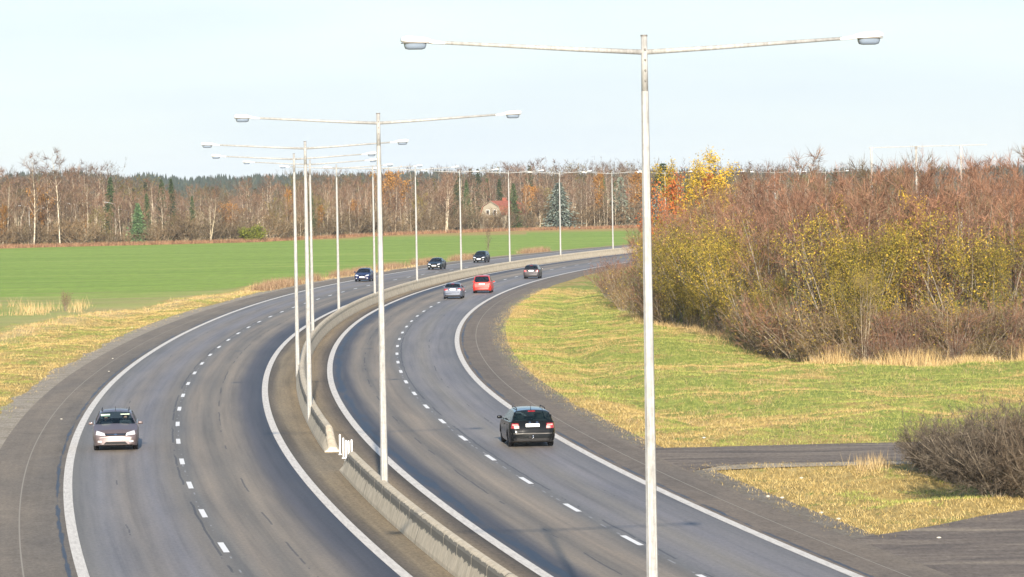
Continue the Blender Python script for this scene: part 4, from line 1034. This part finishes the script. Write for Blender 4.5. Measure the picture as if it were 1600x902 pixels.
while p < 1660:
    t = RS.random()
    if not 1040 < p < 1150 or t < .5: put('brownbush' if t < .7 else 'redbush', p + RS.uniform(-6, 6), float(np.interp(p, FRX, FRY)) - RS.uniform(30, 58), 1.3 + RS.uniform(-.8, .8), 'low tangled bush at the grass edge', 'bush', 1.25)
    p += 27
put('redbush', 962, 398, 4, '', 'bush', 1.15, full='round purplish brown bush at the tip of the copse nearest the road')
put('browntall', 1348, 425, .5, '', 'tree', .6, full='slim bare tree with forked pale trunk standing in front of the copse')
put('birch', 1242, 236, 60, '', 'tree', .9, full='taller round bare birch poking above the skyline over the copse')
plant('red', x_at(1054, 322), 322, h_top(1054, 286, 322), 'bright orange red cherry tree beside the thirteenth lamp post', 'tree', wide=.75)
plant('red', x_at(1034, 318), 318, h_top(1032, 318, 318), 'smaller red leaved tree left of the bright cherry tree', 'tree', wide=.45)
plant('poplar', x_at(1112, 320), 320, h_top(1112, 240, 320), 'tall bright yellow tree standing above the copse', 'tree', wide=1.25)
plant('poplar', x_at(1078, 330), 330, h_top(1078, 258, 330), 'second tall yellow tree, slightly lower, left of the tallest one', 'tree', wide=.9)
# thorn bushes bottom right
for px, by, ty, wd, lb in ((1452, 742, 652, .85, 'leftmost grey thorn bush at the corner of the side road'), (1500, 752, 640, 1.0, 'grey thorn bush between the leftmost one and the biggest one'),
                       (1565, 782, 628, 1.15, 'biggest grey leafless thorn bush on the grass island'), (1630, 785, 632, 1.1, 'grey thorn bush cut by the right edge'), (1560, 745, 640, 1.1, 'grey thorn bush behind the biggest one')):
    X, Y = at(px, by); plant('greybush', X, Y + 1.2, h_top(px, ty, Y) , lb, 'bush', wide=wd * .84)

# ------------------------------------------------------------------ far tree line across the field
FTX = [-60, 0, 200, 400, 600, 800, 950, 1100, 1300]; FTY = [389, 387, 382.5, 377.5, 367, 360, 356.5, 352, 348]
FSX = [-60, 0, 60, 100, 150, 180, 230, 260, 290, 320, 380, 430, 500, 600, 700, 760, 820, 900, 1000, 1300]
FSY = [274, 272, 272, 268, 266, 288, 280, 294, 300, 292, 284, 278, 276, 274, 268, 264, 260, 262, 262, 264]
def ffront(px): return at(px, float(np.interp(px, FTX, FTY)))[1]
def fword(px):
    for lim, t in ((90, 'at the far left end of the tree line'), (250, 'left of the small green conifer'), (430, 'around the big pale bare tree'), (520, 'behind the third and fourth lamp posts'),
                   (640, 'between the sixth and eighth lamp posts'), (735, 'left of the red roofed cottage'), (850, 'around the red roofed cottage'), (960, 'around the big blue spruce')):
        if px < lim: return t
    return 'right of the twelfth lamp post'
def fput(kind, px, topy, dep, desc, cat='tree', wide=1.0, full=None, var=None):
    Y = ffront(px) + dep; X = x_at(px, Y, 330); H = max(1.5, h_top(px, topy, Y) / 1.03)
    return plant(kind, X, Y, H, full or '%s %s' % (desc, fword(px)), cat, None if full else '%s, %s' % (desc, fword(px)), wide, var)
fs_ = lambda q: float(np.interp(q, FSX, FSY))
p = -12
while p < 1030:
    gap = 738 < p < 800
    if RS.random() < .5 and not gap: fput('birch', p + RS.uniform(-5, 5), fs_(p) + RS.uniform(0, 48) - (14 if RS.random() < .25 else 0), RS.uniform(2, 10), 'slender white stemmed birch in front', wide=RS.uniform(.6, .95))
    if RS.random() < .6: fput('farred', p + RS.uniform(-5, 5), fs_(p) + RS.uniform(22, 60), RS.uniform(6, 14) + (40 if gap else 0), 'reddish bare young tree')
    if RS.random() < .8 and not gap: fput('farbrown', p + RS.uniform(-5, 5), fs_(p) + RS.uniform(25, 60), RS.uniform(4, 14), 'spreading pale brown bare tree')
    p += 11
p = -10
while p < 1030:
    fput('birch', p + RS.uniform(-6, 6), fs_(p) + RS.uniform(-6, 24), RS.uniform(28, 50), 'bare reddish birch in the second row', wide=.95)
    p += 12
for q_ in list(np.arange(446, 650, 13.0)) + list(np.arange(896, 1000, 11.0)): fput('birch', q_ + RS.uniform(-4, 4), fs_(q_) + RS.uniform(8, 40), RS.uniform(-1, 2), 'golden lit thin birch at the very front', wide=.55, var=RS.choice([0, 1, 3, 4]))
for q_ in range(16):
    px_ = RS.uniform(150, 1010); fput('limetree', px_, fs_(px_) + RS.uniform(26, 58), RS.uniform(3, 16), 'muted olive leaved young tree', wide=RS.uniform(.7, 1.1))
for q_ in range(5):
    px_ = RS.uniform(20, 1010); fput('orange', px_, fs_(px_) + RS.uniform(16, 50), RS.uniform(8, 20), 'faded orange leaved tree', wide=RS.uniform(.6, .9))
for q_ in range(9):
    px_ = RS.uniform(20, 1010); fput('spruce', px_, fs_(px_) + RS.uniform(0, 34), RS.uniform(14, 30), 'dark green conifer between bare trees', wide=RS.uniform(.8, 1.1))
for q_, ty_ in ((741, 318), (752, 326), (786, 320)): fput('farbrown', q_, ty_, -1, 'bare grey tree in front of the cottage', wide=1.1)
p = -10
while p < 1000:
    if True: fput('farbush', p + RS.uniform(-6, 6), float(np.interp(p, FTX, FTY)) - RS.uniform(18, 48), RS.uniform(0, 5), 'low brown bush at the field edge', 'bush', 1.2)
    p += 13
for a in (('farbush', 118, 343, -2, 'bush', 1.5, 'wide olive grey crooked bush at the field edge near the left'), ('farbrown', 330, 296, -3, 'tree', 1.25, 'big pale bare tree with low fork alone at the field edge'),
          ('greencon', 216, 312, 3, 'tree', 1.1, 'small blue green conifer left of the big pale bare tree'), ('lime', 392, 350, -2, 'bush', 1.2, 'yellow green bush right of the big pale bare tree'),
          ('orange', 132, 324, 10, 'tree', .5, 'small bright orange tree behind the crooked bush'), ('orange', 4, 322, 2, 'tree', .8, 'yellowish orange tree cut by the left edge'),
          ('spruce', 170, 268, 26, 'tree', 1.0, 'dark spruce in the left part of the tree line'), ('spruce', 254, 272, 40, 'tree', .9, 'dark pine topped tree left of the big pale tree, left one of two'),
          ('spruce', 269, 271, 42, 'tree', .9, 'dark pine topped tree left of the big pale tree, right one of two'), ('spruce', 487, 285, 5, 'tree', .9, 'dark spruce behind the third lamp post'),
          ('orange', 500, 322, 2, 'tree', .9, 'yellow leaved tree behind the fifth lamp post'), ('orange', 612, 272, 14, 'tree', .9, 'tall golden birch between the seventh and eighth lamp posts'),
          ('spruce', 805, 280, 0, 'tree', 1.2, 'green spruce right of the red roofed cottage'), ('orange', 822, 290, 8, 'tree', .8, 'soft orange tree just right of the green spruce'),
          ('spruce', 762, 272, 40, 'tree', .9, 'dark spruce behind the red roofed cottage'), ('spruce', 731, 275, 34, 'tree', .8, 'dark narrow spruce left behind the red roofed cottage'),
          ('bluespruce', 874, 279, 0, 'tree', 1.45, 'silvery blue spruce behind the eleventh lamp post'), ('bluespruce', 968, 270, 4, 'tree', 1.2, 'taller blue spruce right of the twelfth lamp post'),
          ('orange', 937, 272, 4, 'tree', .7, 'narrow glowing orange tree left of the twelfth lamp post'), ('orange', 990, 270, 6, 'tree', 1.1, 'rusty brown birch left of the nearest lamp post'),
          ('spruce', 943, 268, 22, 'tree', .8, 'dark spruce behind the narrow orange tree'), ('spruce', 1040, 247, -12, 'tree', 2.0, 'broad dark green pine right of the nearest lamp post'),
          ('spruce', 1026, 262, -8, 'tree', 1.5, 'dark green pine directly right of the nearest lamp post'), ('bluespruce', 1030, 285, -18, 'tree', 1.3, 'grey blue spruce below the dark green pine'),
          ('birch', 697, 262, -3, 'tree', 1.1, 'large white birch with wide fork between the eighth and ninth lamp posts'), ('birch', 52, 247, -3, 'tree', 1.0, 'tall white birch at the left with pale trunk'),
          ('birch', 372/4, 238, -2, 'tree', .9, 'tallest white birch in the left part of the tree line')):
    fput(a[0], a[1], a[2], a[3], '', a[4], a[5], a[6])

def merge(name, items, kind='stuff'):
    """far trees that nobody could count, joined in one mesh: items = (proto kind, X, Y, H, wide)"""
    Vs = []; Fs = []; Ms = []; mats = []; base = 0
    for kn, X, Y, H, wd in items:
        root, hh = PR[kn][RS.randrange(len(PR[kn]))]; s = H / hh; a = RS.uniform(0, 6.28); ca_, sa = math.cos(a), math.sin(a)
        for ch in root.children:
            me = ch.data; n = len(me.vertices); co = np.empty(n * 3, np.float32); me.vertices.foreach_get('co', co); co = co.reshape(-1, 3)
            c2 = np.stack([(co[:, 0] * ca_ - co[:, 1] * sa) * s * wd + X, (co[:, 0] * sa + co[:, 1] * ca_) * s * wd + Y, co[:, 2] * s], -1)
            nl = len(me.loops); lv = np.empty(nl, np.int32); me.loops.foreach_get('vertex_index', lv); k = me.polygons[0].loop_total
            f = lv.reshape(-1, k)
            if k == 4: f = np.concatenate([f[:, :3], f[:, [0, 2, 3]]])
            mi = np.empty(len(me.polygons), np.int32); me.polygons.foreach_get('material_index', mi)
            if k == 4: mi = np.concatenate([mi, mi])
            if ch.name.startswith('crown'):
                sel = np.random.RandomState(RS.randrange(9999)).rand(len(f)) < .6; f = f[sel]; mi = mi[sel]
            mm = []
            for mt in me.materials:
                if mt not in mats: mats.append(mt)
                mm.append(mats.index(mt))
            Ms.append(np.array(mm)[mi]); Fs.append(f + base); Vs.append(c2); base += n
    o = link(name, mesh_np(name, np.concatenate(Vs), np.concatenate(Fs), mats, np.concatenate(Ms)))
    return tag(o, kind=kind)
items = []
for q in np.arange(-40, 1345, 8.0):
    for dep in (80, 150):
        pq = q + RS.uniform(-5, 5); Y = ffront(pq) + dep + RS.uniform(-12, 12)
        items.append((RS.choice(['birch', 'birch', 'farred', 'farbrown', 'farbrown', 'limetree', 'spruce' if RS.random() < .6 else 'birch']), x_at(pq, Y, 300), Y, h_top(pq, fs_(pq) + RS.uniform(-7, 20), Y), 1.1))
o = merge('background_wood', items); tag(o, 'hazy brown bare woodland filling in behind the front row of far trees', 'woodland')

# distant hill and its conifers
def ridge(name, Y, pts, col, depth=500):
    xs = np.linspace(pts[0][0], pts[-1][0], 160); tops = np.interp(xs, [a for a, b in pts], [b for a, b in pts]) 
    Vv = []; 
    for dy, k in ((-depth, 0), (-depth * .4, .55), (0, 1), (depth * .6, .9), (depth * 2, 0)):
        for x_, t in zip(xs, tops): Vv.append((x_ * (Y + dy) / F_PX * 1.0, Y + dy, -1 + k * (t)))
    n = len(xs); idx = np.arange(5 * n).reshape(5, n)
    Fc = np.stack([idx[:-1, :-1], idx[:-1, 1:], idx[1:, 1:], idx[1:, :-1]], -1).reshape(-1, 4)
    return tag(link(name, mesh_np(name, Vv, Fc, col, smooth=True)), kind='structure'), xs, tops
M_HILL = Mat('forest_floor', (.04, .055, .035), .95).m
hills, hx, ht = ridge('hills', 2600, [(-1100, 16), (-700, 16), (-500, 12), (-200, 13), (200, 10), (500, 9), (1100, 10)], M_HILL)
rr = np.random.RandomState(5); n = 9000
px = rr.uniform(-1050, 1050, n); dY = rr.uniform(-260, 60, n); Yc = 2600 + dY; hz = np.interp(px, hx, ht)
kz = np.interp(dY, [-500, -200, 0, 300], [0, .55, 1, .9]); X = px * Yc / F_PX; Hc = rr.uniform(8, 11.5, n) * (1 + .15 * vnoise(px / 25, px * 0, 4)); Rc = rr.uniform(2.0, 3.2, n)
Vv = np.zeros((n, 6, 3)); zb = hz * kz - 2
for k in range(5):
    a = k * 2 * math.pi / 5 + rr.uniform(0, 1, n); Vv[:, k, 0] = X + Rc * np.cos(a); Vv[:, k, 1] = Yc + Rc * np.sin(a); Vv[:, k, 2] = zb
Vv[:, 5, 0] = X; Vv[:, 5, 1] = Yc; Vv[:, 5, 2] = zb + Hc
Fc = np.concatenate([np.stack([np.arange(n) * 6 + k, np.arange(n) * 6 + (k + 1) % 5, np.arange(n) * 6 + 5], -1) for k in range(5)])
tag(link('distant_conifers', mesh_np('distant_conifers', Vv.reshape(-1, 3), Fc, V['farcon'])), 'blue green conifer forest covering the distant hill', 'forest', kind='stuff')

# ------------------------------------------------------------------ reeds and grass
def blades(name, pts, hmin, hmax, wd, lean, mat, seed, per=3, sp_=.12, label=None):
    r = np.random.RandomState(seed); P = np.repeat(np.asarray(pts), per, 0); n = len(P)
    P = P + np.c_[r.normal(0, sp_, (n, 2))]; z = ground_z(P[:, 0], P[:, 1]) - .02
    H = r.uniform(hmin, hmax, n); a = r.uniform(0, math.pi, n); dx = np.cos(a) * wd / 2; dy = np.sin(a) * wd / 2; lx = r.normal(0, lean, n) * H; ly = r.normal(0, lean, n) * H
    Vv = np.stack([np.c_[P[:, 0] - dx, P[:, 1] - dy, z], np.c_[P[:, 0] + dx, P[:, 1] + dy, z], np.c_[P[:, 0] + lx, P[:, 1] + ly, z + H]], 1).reshape(-1, 3)
    o = link(name, mesh_np(name, Vv, np.arange(n * 3).reshape(-1, 3), mat)); return tag(o, label, None, kind='stuff')
rr = np.random.RandomState(3)
def scatter(n, x0, x1, y0, y1, cond): 
    X = rr.uniform(x0, x1, n); Y = rr.uniform(y0, y1, n); k = cond(X, Y); return np.c_[X[k], Y[k]]
def free(X, Y, edge=.3):
    o = roff(X, Y); return np.where(o > 0, np.minimum(o - off(9.4, Y) - 2.9, paved(X, Y)), off(-9.7, Y) - 4.1 - o) > edge - 1.3 * rr.rand(len(X)) ** 4
def fld_(X, Y): return roff(X, Y) < np.interp(Y, FBY, FBO)
behind = lambda X, Y: Y > np.interp(800 + X / Y * F_PX, FRX, [front(q) for q in FRX]) + 6
def rightv(X, Y): return free(X, Y) & (roff(X, Y) > 0) & ~behind(X, Y) & (X < Y * .135)
A_ = scatter(330000, -9, 32, 106, 390, rightv)
nz = vnoise(A_[:, 0] / 2.2, A_[:, 1] / 4, 21) + .6 * vnoise(A_[:, 0] / .8, A_[:, 1] / 1.3, 22)
ro = roff(A_[:, 0], A_[:, 1]); dr = nz + .9 * np.exp(-(ro - 12) / 2.6) + .55 * (A_[:, 1] < 139) - .28 + .5 * vnoise(A_[:, 0] / 5, A_[:, 1] / 9, 71)
blades('grass_tufts', A_[dr < 0], .05, .15, .022, .6, V['grassg'], 1)
blades('grass_tufts', A_[dr >= 0], .05, .16, .022, .6, V['grasst'], 2)
B_ = scatter(150000, -45, -12, 150, 420, lambda X, Y: free(X, Y) & (roff(X, Y) < 0) & ~fld_(X, Y) & (X > -Y * .137))
nz = vnoise(B_[:, 0] / 2.2, B_[:, 1] / 4, 31) + .6 * vnoise(B_[:, 0] / .8, B_[:, 1] / 1.3, 32)
k = nz < -.25
blades('grass_tufts', B_[k], .05, .15, .026, .6, V['grassg'], 3); blades('grass_tufts', B_[~k], .05, .16, .026, .6, V['grasst'], 4)
C_ = scatter(2600, -6, 30, 150, 330, rightv); C_ = C_[(vnoise(C_[:, 0] / 3, C_[:, 1] / 6, 81) > .1)]
blades('tall_dry_grass', C_, .12, .42, .02, .45, V['straw'], 20, per=7, sp_=.22, label='scattered clumps of dead straw coloured grass on the right verge')
C_ = scatter(1500, -6, 30, 150, 330, rightv); C_ = C_[(vnoise(C_[:, 0] / 2.4, C_[:, 1] / 5, 91) > .25)]
blades('brown_weeds', C_, .08, .30, .025, .5, V['reed'], 21, per=8, sp_=.25, label='low patches of brown dead weeds on the right verge')
C_ = scatter(2500, -45, -12, 160, 400, lambda X, Y: free(X, Y) & (roff(X, Y) < -17) & ~fld_(X, Y)); C_ = C_[(vnoise(C_[:, 0] / 3, C_[:, 1] / 6, 82) > .1)]
blades('tall_dry_grass', C_, .10, .36, .02, .45, V['straw'], 22, per=7, sp_=.22, label='scattered clumps of dead straw coloured grass on the left verge')
# straw along the field boundary
S_ = scatter(60000, -45, -12, 200, 560, lambda X, Y: np.abs(roff(X, Y) - np.interp(Y, FBY, FBO) - 1.4 + .8 * vnoise(X / 3, Y / 8, 41)) < .9)
blades('dry_grass_strip', S_[:9000], .15, .40, .03, .35, V['straw'], 5, per=2)
# reeds beside the far left lane
Q = []
for y in np.arange(392, 640, .12):
    dn = float(vnoise(y / 9, 0, 51)) + .35 - .55 * max(0, (y - 470) / 60)
    if dn > -.1:
        for _ in range(3): Q.append((float(rp(-9.7, y, -3.9 - rr.uniform(0, 1.7))), y))
blades('brown_reeds', Q, .25, 1.1, .03, .24, V['reed'], 6, per=6, sp_=.25, label='reddish brown reeds between the field and the far left lane')
Q = [(x_at(px, Y), Y) for px, Y in zip(rr.uniform(-20, 135, 900), rr.uniform(326, 356, 900)) if vnoise(px / 13, Y / 9, 77) > .05 + px / 400]
blades('pale_reeds', Q, .12, 1.2, .03, .3, V['straw'], 7, per=3, sp_=.4, label='pale dry reeds on the field edge at the left')
# tall dry grass at the foot of the copse
Q = []; Q2 = []
for px in rr.uniform(985, 1640, 5200):
    v = vnoise(px / 31, 0, 61) + .6 * vnoise(px / 7, 0, 62); Y = front(px) - rr.normal(.6, 1.1); P_ = (x_at(px, Y, 560), Y)
    if v > .55 and px > 1150: Q.append(P_)
    elif v > -.45 and rr.rand() < .55: Q2.append(P_)
blades('tall_dry_grass', Q, .15, 1.2, .022, .28, V['straw'], 8, per=2, sp_=.3, label='tall straw coloured grass along the foot of the copse')
blades('tall_dry_grass', Q2, .08, .55, .022, .45, V['straw'], 18, per=3, sp_=.35, label='shorter straw coloured grass along the foot of the copse')
Q = [at(px, py) for px, py in zip(rr.normal(1362, 14, 60), rr.normal(731, 3, 60))]
blades('tall_dry_grass', Q, .15, .7, .018, .25, V['straw'], 9, per=5, label='small tuft of tall dry grass beside the side road')
# reddish weeds along the far edge of the field
Q = []
for px in np.arange(-30, 1040, .22):
    Y = ffront(px) - rr.uniform(.5, 7); Q.append((x_at(px, Y, 375), Y))
def far_blades(name, pts, hmin, hmax, wd, mat, seed, per, label):
    r = np.random.RandomState(seed); P = np.repeat(np.asarray(pts), per, 0); n = len(P); P = P + r.normal(0, .5, (n, 2)); H = r.uniform(hmin, hmax, n)
    Vv = np.stack([np.c_[P[:, 0] - wd / 2, P[:, 1], np.full(n, -.1)], np.c_[P[:, 0] + wd / 2, P[:, 1], np.full(n, -.1)], np.c_[P[:, 0] + r.normal(0, .2, n), P[:, 1], H]], 1).reshape(-1, 3)
    tag(link(name, mesh_np(name, Vv, np.arange(n * 3).reshape(-1, 3), mat)), label, None, kind='stuff')
far_blades('rusty_weeds', Q, .1, .85, .14, V['weed'], 10, 3, 'rusty brown weeds along the far edge of the green field')
far_blades('edge_straw', [(x - .02 * y, y - 5) for x, y in Q[::9]], .02, .16, .2, V['straw'], 11, 3, 'thin pale straw line in front of the rusty weeds')
# pale litter and stones near the kerb
mb = MB()
for px, py in ((206, 510.5), (376, 464.5), (176, 560.5), (170, 580.5), (96, 655), (1252, 738), (1222, 777), (1283, 800), (1310, 810), (1200, 775), (1467, 840), (1100, 684), (918, 502)):
    x, y = at(px, py); ellipsoid(mb, (x, y, float(ground_z(np.array(x), np.array(y))) + .05), (.07, .05, .035), n=6, k=4)
tag(mb.build('litter', Mat('pale_litter', (.42, .40, .34), .8).m), 'scattered pale litter and stones on the verges', kind='stuff')
# bare sapling by the far left lane
X, Y = at(762, 407); plant('farred', X, Y + 6, 4.6, 'thin bare sapling beside the far left lane by the ninth lamp post', 'tree', wide=.35)
X, Y = at(102, 484); plant('redbush', X, Y, 1.9, 'small dark bush among the pale reeds at the left', 'bush', wide=.6)

# ------------------------------------------------------------------ buildings and small street lamps in the far trees
def wallmat(n, c):
    M = Mat(n, c, .9); k = M.noise(M.obj(), 1.5, 4); M.col(M.mix(k, tuple(q * .85 for q in c), c)); return M.m
def tiles():
    M = Mat('roof_tiles', rough=.85); w_ = M.n('TexWave', wave_type='BANDS', bands_direction='Z'); w_.inputs['Scale'].default_value = 3; M.l(M.obj(), w_.inputs['Vector']); n = M.noise(M.obj(), 2, 4)
    M.col(M.mix(1, M.ramp(n, [(.3, (.20, .06, .038)), (.7, (.32, .10, .06))]), M.ramp(w_.outputs['Fac'], [(0, (.85,) * 3), (1, (1.05,) * 3)]), 'MULTIPLY')); return M.m
M_TILE = tiles(); M_WALL = wallmat('cream_render', (.30, .265, .20)); M_PANE = Mat('dark_pane', (.03, .035, .04), .1).m
def cottage(px, Y, Wd, Ln, topy, rot, label, wallm, roofm, gambrel=True):
    H = h_top(px, topy, Y); o = empty('cottage', (x_at(px, Y, 340), Y, 0), rot); tag(o, label, 'house')
    he = H * .52; k = H * .82
    prof = [(-Wd / 2, 0), (-Wd / 2, he), (-Wd * .36, k), (0, H), (Wd * .36, k), (Wd / 2, he), (Wd / 2, 0)] if gambrel else [(-Wd / 2, 0), (-Wd / 2, he), (0, H), (Wd / 2, he), (Wd / 2, 0)]
    n = len(prof); mb = MB(); mb.add([(x, y, z) for y in (0, Ln) for x, z in prof], [tuple(range(n)), tuple(range(n, 2 * n))[::-1]] + [(0, 1, n + 1, n), (n - 2, n - 1, 2 * n - 1, 2 * n - 2)]); mb.build('wall', wallm, o)
    rb = MB(); rp_ = prof[1:-1]; t = .18
    for a, b in zip(rp_[:-1], rp_[1:]):
        d = Vector((b[0] - a[0], b[1] - a[1])).normalized(); nn = Vector((-d.y, d.x)) * t
        if nn.y < 0: nn = -nn
        q = [(a[0] + nn.x * .1, a[1] + .02), (b[0] + nn.x * .1, b[1] + .02), (b[0] + nn.x, b[1] + nn.y), (a[0] + nn.x, a[1] + nn.y)]
        rb.add([(x, y, z) for y in (-.35, Ln + .35) for x, z in q], [(0, 1, 2, 3), (7, 6, 5, 4), (0, 4, 5, 1), (1, 5, 6, 2), (2, 6, 7, 3), (3, 7, 4, 0)])
    ro = rb.build('roof', roofm, o); cb = MB(); cb.box(-.35, .35, Ln * .5, Ln * .5 + .7, H - .5, H + .8); cb.build('chimney', M_TILE, ro)
    bg_ = MB()
    for a, b in zip(rp_[:-1], rp_[1:]): bg_.tube([(a[0], -.40, a[1] + .1), (b[0], -.40, b[1] + .1)], .06, 4)
    bg_.build('barge_board', wallm, o)
    for wx_ in (-Wd * .16, Wd * .16):
        fb_ = MB(); fb_.box(wx_ - .5, wx_ + .5, -.06, -.003, he + .1, he + 1.3); f_ = fb_.build('window', M_WHITE, o); pb = MB(); pb.box(wx_ - .4, wx_ + .4, -.08, -.062, he + .2, he + 1.2); pb.build('pane', M_PANE, f_)
    db = MB(); db.box(-Wd * .3, -Wd * .3 + 1.0, -.05, -.003, 0, 2.1); db.build('door', M_CAP, o)
    return o
cottage(768, ffront(768) + 8, 6.4, 9, 315, R(-38), 'small cottage with red gambrel roof and pale gable among the far trees', M_WALL, M_TILE)
cottage(966, ffront(966) + 12, 6.0, 8, 303, R(-30), 'pale gabled house half hidden below the blue spruce', wallmat('yellow_boards', (.36, .29, .18)), wallmat('brown_roof', (.22, .14, .10)), False)
cottage(348, ffront(348) + 60, 6.0, 8, 330, R(-25), 'dull red roofed house behind the far trees right of the big pale tree', M_WALL, M_TILE, False) if False else None
sl_root = None
for i, (px, ty, s_, lb) in enumerate(((46, 321, -1, 'first small street lamp from the left among the far birches'), (53, 325, 1, 'small street lamp with its arm pointing right beside the first one'), (122, 318, -1, 'small street lamp right of the small orange tree'), (180, 316, -1, 'small street lamp between the orange tree and the green conifer'), (201, 327, -1, 'low small street lamp just left of the green conifer'))):
    Y = ffront(px) + 9; H = h_top(px, ty, Y)
    if sl_root is None:
        sl_root = empty('small_street_lamp'); mb = MB(); mb.tube([(0, 0, -.1), (0, 0, 8)], [.06, .045], 8); mb.build('pole', M_GALV, sl_root)
        mb = MB(); mb.tube([(0, 0, 7.9), (-1.4, 0, 8.2)], [.045, .04], 6); mb.build('arm', M_GALV, sl_root)
        mb = MB(); ellipsoid(mb, (-1.7, 0, 8.22), (.38, .14, .10)); mb.build('lamp_head', M_WHITE, sl_root, True); o = sl_root
    else: o = copy_tree(sl_root)
    o.location = (x_at(px, Y, 340), Y, -.05); o.scale = (-s_ * 1.0, 1, H / 8.2); tag(o, lb, 'street lamp', 'small street lamps in the far trees')
# slim portal standing beyond the copse at the right
Y = 350; xa, xb, xc, xd = (x_at(q, Y, 240) for q in (1361, 1431, 1501, 1542)); z0, z1 = h_top(1361, 231, Y), h_top(1542, 225, Y)
o = empty('overhead_gantry', (0, Y, 0)); tag(o, 'slim pale overhead gantry with long beam above the copse', 'gantry')
mb = MB(); mb.tube([(xa - .2, 0, z0), (xd, 0, z0 + .1)], .04, 6); mb.build('beam', M_GALV, o)
for x_ in (xa, xb, xc):
    mb = MB(); mb.box(x_ - .08, x_ + .08, -.08, .08, 0, z0 - .08, bev=.02); mb.build('post', M_GALV, o)
    mb = MB(); mb.box(x_ - .11, x_ + .11, -.12, .12, z0 - .20, z0 + .06); mb.build('bracket', M_CAP if x_ == xb else M_GALV, o)

# unused prototypes stay out of the scene
for kn, lst in PR.items():
    for i, (root, hh) in enumerate(lst):
        if (kn, i) not in used:
            for ch in list(root.children): bpy.data.objects.remove(ch)
            bpy.data.objects.remove(root)

# ------------------------------------------------------------------ the air
HAZE = 0.00006
if HAZE:
    mb = MB(); mb.box(-3800, 3800, -500, 6500, -3, 60)
    vm = bpy.data.materials.new('haze_air'); vm.use_nodes = True; t = vm.node_tree; t.nodes.clear()
    pv = t.nodes.new('ShaderNodeVolumePrincipled'); pv.inputs['Density'].default_value = HAZE; pv.inputs['Color'].default_value = (.86, .92, 1, 1); pv.inputs['Anisotropy'].default_value = .0
    ou = t.nodes.new('ShaderNodeOutputMaterial'); t.links.new(pv.outputs[0], ou.inputs['Volume'])
    tag(mb.build('haze', vm), kind='stuff')
